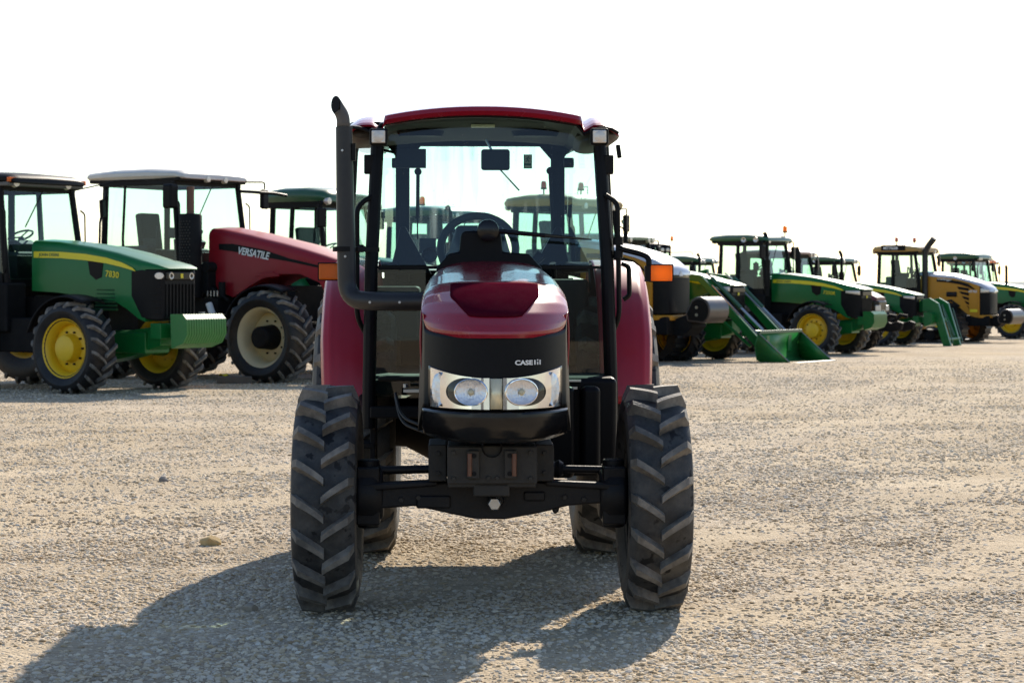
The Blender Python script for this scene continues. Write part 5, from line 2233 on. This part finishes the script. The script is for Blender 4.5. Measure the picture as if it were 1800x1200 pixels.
# --- green tractors with front loaders
def loader(T, x1, bucket=True, gx=0.0):
    fr_ = MB()
    for s in (-1, 1):
        yy = s * .56
        fr_.prism([(-.45 + gx, .85), (-.45 + gx, 1.95), (-.05 + gx, 2.05), (.05 + gx, 1.2), (.25 + gx, .85)], 'y', yy - .05, yy + .05)
    fr_.build('loader_mast', green, T, .01)
    for s in (-1, 1):
        yy = s * .66
        a = MB()
        a.prism([(-.32 + gx, 1.84), (-.22 + gx, 1.98), (.44 + gx, 1.90), (.66 + gx, 1.68), (x1 + .05, .40), (x1 - .06, .24), (x1 - .14, .32), (.48 + gx, 1.66), (.36 + gx, 1.76)], 'y', yy - .055, yy + .055)
        ao = a.build('loader_arm', green, T, .015)
        e = MB()
        e.tube([(.30 + gx, yy + .02, 1.42), (x1 - .30, yy + .02, .34)], .035, 6)
        e.build('lower_link', green, ao)
        e = MB()
        e.tube([(.70 + gx, yy - s * .0, 1.675), (x1 + .03, yy, .46)], .018, 6)
        e.build('arm_edge', steel, ao)
        c = MB()
        c.tube([(-.10 + gx, yy + s * .01, 1.15), (.30 + gx, yy, 1.38)], .055, 8)
        c.tube([(.30 + gx, yy, 1.38), (.62 + gx, yy, 1.50)], .03, 8)
        c.tube([(.62 + gx, yy - s * .12, 1.84), (.62 + gx + (x1 - .62 - gx) * .55, yy - s * .12, 1.18)], .05, 8)
        c.build('lift_cylinder', green_dark, ao)
        c = MB()
        c.tube([(.62 + gx + (x1 - .62 - gx) * .55, yy - s * .12, 1.18), (x1 + .05, yy - s * .12, .60)], .025, 8)
        c.tube([(.45 + gx, yy - s * .22, 1.95), (x1 - .1, yy - s * .22, .72)], .02, 6)
        c.build('cylinder_rod', steel, ao)
        if s < 0:
            d = MB().box((.95 + gx, yy - .06, 1.03), (.12, .012, .17), (0, R(40), 0))
            d.build('warning_label', stripe_m, ao)
            d = MB().box((.10 + gx, yy - .06, 1.66), (.10, .012, .09), (0, R(-8), 0))
            d.build('badge', black, ao)
    cb = MB()
    cb.tube([(x1 - .45, -.66, .62), (x1 - .45, .66, .62)], .07, 10)
    cb.box((x1 + .02, -.55, .45), (.12, .16, .46))
    cb.box((x1 + .02, .55, .45), (.12, .16, .46))
    cb.build('cross_tube', green, T, .01)
    if bucket:
        bk = MB()
        pr = [(x1 + .10, .65), (x1 + .02, .38), (x1 + .06, .08), (x1 + .20, .015), (x1 + .86, .0)]
        th = [(a + .0, c) for a, c in pr]
        back = [(a - .03, c - .0) for a, c in pr]
        W = 1.06
        n = len(pr)
        # shell
        vs_ = [(a, -W, c) for a, c in pr] + [(a, W, c) for a, c in pr]
        bk.add(vs_, [(i, i + 1, n + i + 1, n + i) for i in range(n - 1)])
        for s in (-1, 1):
            bk.add([(a, s * W, c) for a, c in pr], [(0, 1, 2, 3, 4)])
        bo = bk.build('bucket', green2, T, solid=.02)
        q = MB()
        q.box((x1 + .10, 0, .665), (.07, 2 * W + .02, .07))
        q.build('bucket_rim', green_dark, bo, .008)
        q = MB()
        q.box((x1 + .90, 0, .012), (.14, 2 * W + .02, .024))
        q.build('cutting_edge', steel, bo)
        q = MB()
        for s in (-1, 1):
            q.tube([(x1 + .10, s * (W + .005), .65), (x1 + .86, s * (W + .005), .01)], .012, 6)
        q.build_each('bucket_edge', steel, bo)


x, y = place(1192, 46.6, 0, -.95)
b1 = deere('green tractor with front loader, its wide bucket resting on the gravel', x, y, YAW, weight='none', fr=.60, cz1=2.7, rth=.15)
loader(b1, 1.93)
x, y = place(1364, 65, 1.0, 0)
deere('green tractor with pale nose showing between the loader arms', x, y, YAW, weight='none', scale=.9, cz1=2.85, roof_lights=[(-1.5, v) for v in (-.6, -.35, .35, .6)] + [(-3.1, -.6)], rth=.22)
x, y = place(1432, 52.1, 0, -.95)
deere('green tractor with flat green front weight, its wheel behind the raised bucket rim', x, y, YAW, scale=.97, near=True, xa=-1.55, xr=-2.85, number='7200R', wm=green, wx=-.22, beacons=[(-1.6, .62)], cz1=2.92, rb=.28, roof_lights=[(-1.5, -.6), (-1.5, .5), (-3.0, -.68), (-2.1, -.80), (-1.75, -.80)], bthick=1.0, mo=.18, mx=.05)
x, y = place(1612, 63.7, 1.0, -.4)
deere('green tractor with front weight parked left of the tracked ochre tractor', x, y, YAW, scale=.92, letters=True, wm=green, rth=.18, cz1=2.78)


mat('maroon', (.09, .005, .014), rough=.4, noise=.1, coat=.2)


# --- dark red tractor between the green ones
def red_row(label, x, y, yaw, scale):
    T = empty('tractor', (x, y, zg(x, y)), R(yaw))
    T.scale = (scale,) * 3
    tag(T, label, 'tractor', 'tractors parked in the row')
    sp = dict(fr=.62, fw=.46, rr=.92, rw_=.5, wb=2.6, tf=.92, tr=.95, frim=.38, rrim=.5, rimm=steel, hoodm=black_matt, fendm=red_far, xa=-1.5, xr=-2.9, chw=.76, cz0=1.55, cz1=2.75, roof=MATS['maroon'], under=black, rth=.14, mirrors=(-1, 1))
    running_gear(T, sp)
    cab_unit(T, sp)
    h = MB()
    h.loft([sec(-1.4, .42, 1.40, 1.98, .12, .02), sec(-.4, .42, 1.35, 1.90, .12, .02), (sec(.3, .41, 1.30, 1.78, .12, .02)), sec(.75, .38, 1.35, 1.64, .10, .02), sec(.98, .32, 1.40, 1.52, .05, .01)])
    ho = h.build('hood', MATS['maroon'], T, ang=45)
    g = MB()
    def gs(a, hw, zb, zt):
        return [Vector((a, -hw, zb)), Vector((a, -hw, zt)), Vector((a, hw, zt)), Vector((a, hw, zb))]
    g.loft([gs(.1, .425, .98, 1.46), gs(.7, .40, .95, 1.46), gs(.95, .36, .95, 1.44), gs(1.04, .28, .96, 1.42)])
    go = g.build('grille', black_gloss, T, .03)
    for s in (-1, 1):
        l = MB().box((.97, s * .245, 1.22), (.16, .24, .17), (0, 0, -s * R(35)))
        l.build('headlight', worklens, go, .02)
    b = MB()
    b.box((-.6, 0, 1.1), (1.8, .6, .6))
    b.build('engine', black_matt, T, .02)
    b = MB()
    for s in (-1, 1):
        b.prism([(.9, .60), (1.5, .55), (1.78, .62), (1.84, .80), (1.7, .86), (1.5, .80), (.9, .95)], 'y', s * .44 - .06, s * .44 + .06)
        b.tube([(1.1, s * .3, .7), (1.42, s * .38, 1.02), (1.62, s * .40, .98)], .06, 8)
        b.lathe([(-.10, .11), (.10, .11)], 'y', (1.70, s * .44, .74), 12, cap=True)
    b.box((1.05, 0, .84), (.3, .9, .36))
    b.build('front_hitch', black_matt, T, .01)
    ex = MB()
    ex.tube(fillet([(-1.32, -.62, 1.7), (-1.32, -.62, 2.75), (-1.40, -.62, 2.95)], .1), .085, 10)
    ex.build('exhaust_stack', black_matt, T)
    return T


x, y = place(1553, 57.0, 1.0, 0)
red_row('dark red tractor with black nose and front hitch, squeezed between green tractors', x, y, YAW, .95)

# --- loader frame of a tractor out of sight
x, y = place(1660, 64.0, 1.6, 0)
lf = empty('front_loader', (x, y, zg(x, y) - .0), R(YAW))
tag(lf, 'green front loader frame without bucket standing before the tracked ochre tractor', 'loader')
for s in (-1, 1):
    a = MB()
    yy = s * .40
    a.prism([(1.08, 1.06), (1.08, 1.42), (1.30, 1.46), (1.58, 1.30), (1.74, .80), (1.98, .02), (1.74, .0), (1.56, .55), (1.42, 1.0)], 'y', yy - .06, yy + .06)
    ao = a.build('loader_arm', green, lf, .012)
    c = MB().tube([(1.40, yy - .11 * s, 1.25), (1.80, yy - .11 * s, .30)], .05, 8)
    c.build('tilt_cylinder', green_dark, ao)
    c = MB().tube([(1.70, yy + .02, 1.15), (2.02, yy + .02, .12)], .016, 6)
    c.build('arm_edge', green_dark, ao)
b = MB()
b.tube([(1.55, -.48, .80), (1.55, .48, .80)], .08, 10)
b.tube([(1.88, -.5, .22), (1.88, .5, .22)], .05, 8)
b.box((1.0, 0, 1.20), (.20, .7, .34))
b.build('cross_tube', green, lf, .01)

# --- farthest green tractor at the right edge and one more behind it
x, y = place(1780, 77.8, 0, -.95)
t9 = deere('green tractor with yellow wheel cut by the right edge beyond the rounded weight', x, y, YAW, letters=True, stack=False, weight='none', xa=-1.5, xr=-2.85, cz1=2.95, rth=.24)
q = MB().tube([(-.45, -.36, 1.9), (-.45, -.36, 2.62), (-.47, -.36, 2.72)], .05, 10)
q.build('exhaust_stack', black, t9)
x, y = place(1741, 84.0, -1.6, 0)
deere('farthest tractor with an orange roof edge, barely showing past the last green cab', x, y, YAW, roof=orange, stack=False, weight='none', cz1=2.9, rth=.14)

# --- low timber block with a yellow scrap beside the cream wheel
bx_, by_ = (412 - 900) * 33.2 / F, 33.2
tb = MB().box((0, 0, .055), (.55, .20, .11))
o = tb.build('timber_block', MATS.get('weathered') or mat('weathered', (.12, .10, .085), rough=.9, noise=.3, nscale=12, bump=.5, bscale=40), None, .012)
o.location = (bx_, by_, zg(bx_, by_))
o.rotation_euler = (0, 0, R(8))
tag(o, 'weathered timber block lying beside the wheel with the cream rim', 'block')
q = MB().grid(lambda s, t: Vector((s * .16, t * .10, .03 + .02 * math.sin(s * 7) * math.cos(t * 5))), 6, 4)
o = q.build('yellow_scrap', stripe_m, None, solid=.004)
o.location = (bx_ - .25, by_ - .02, zg(bx_, by_) + .10)
tag(o, 'crumpled yellow scrap on the timber block near the red tractor wheel', 'scrap')
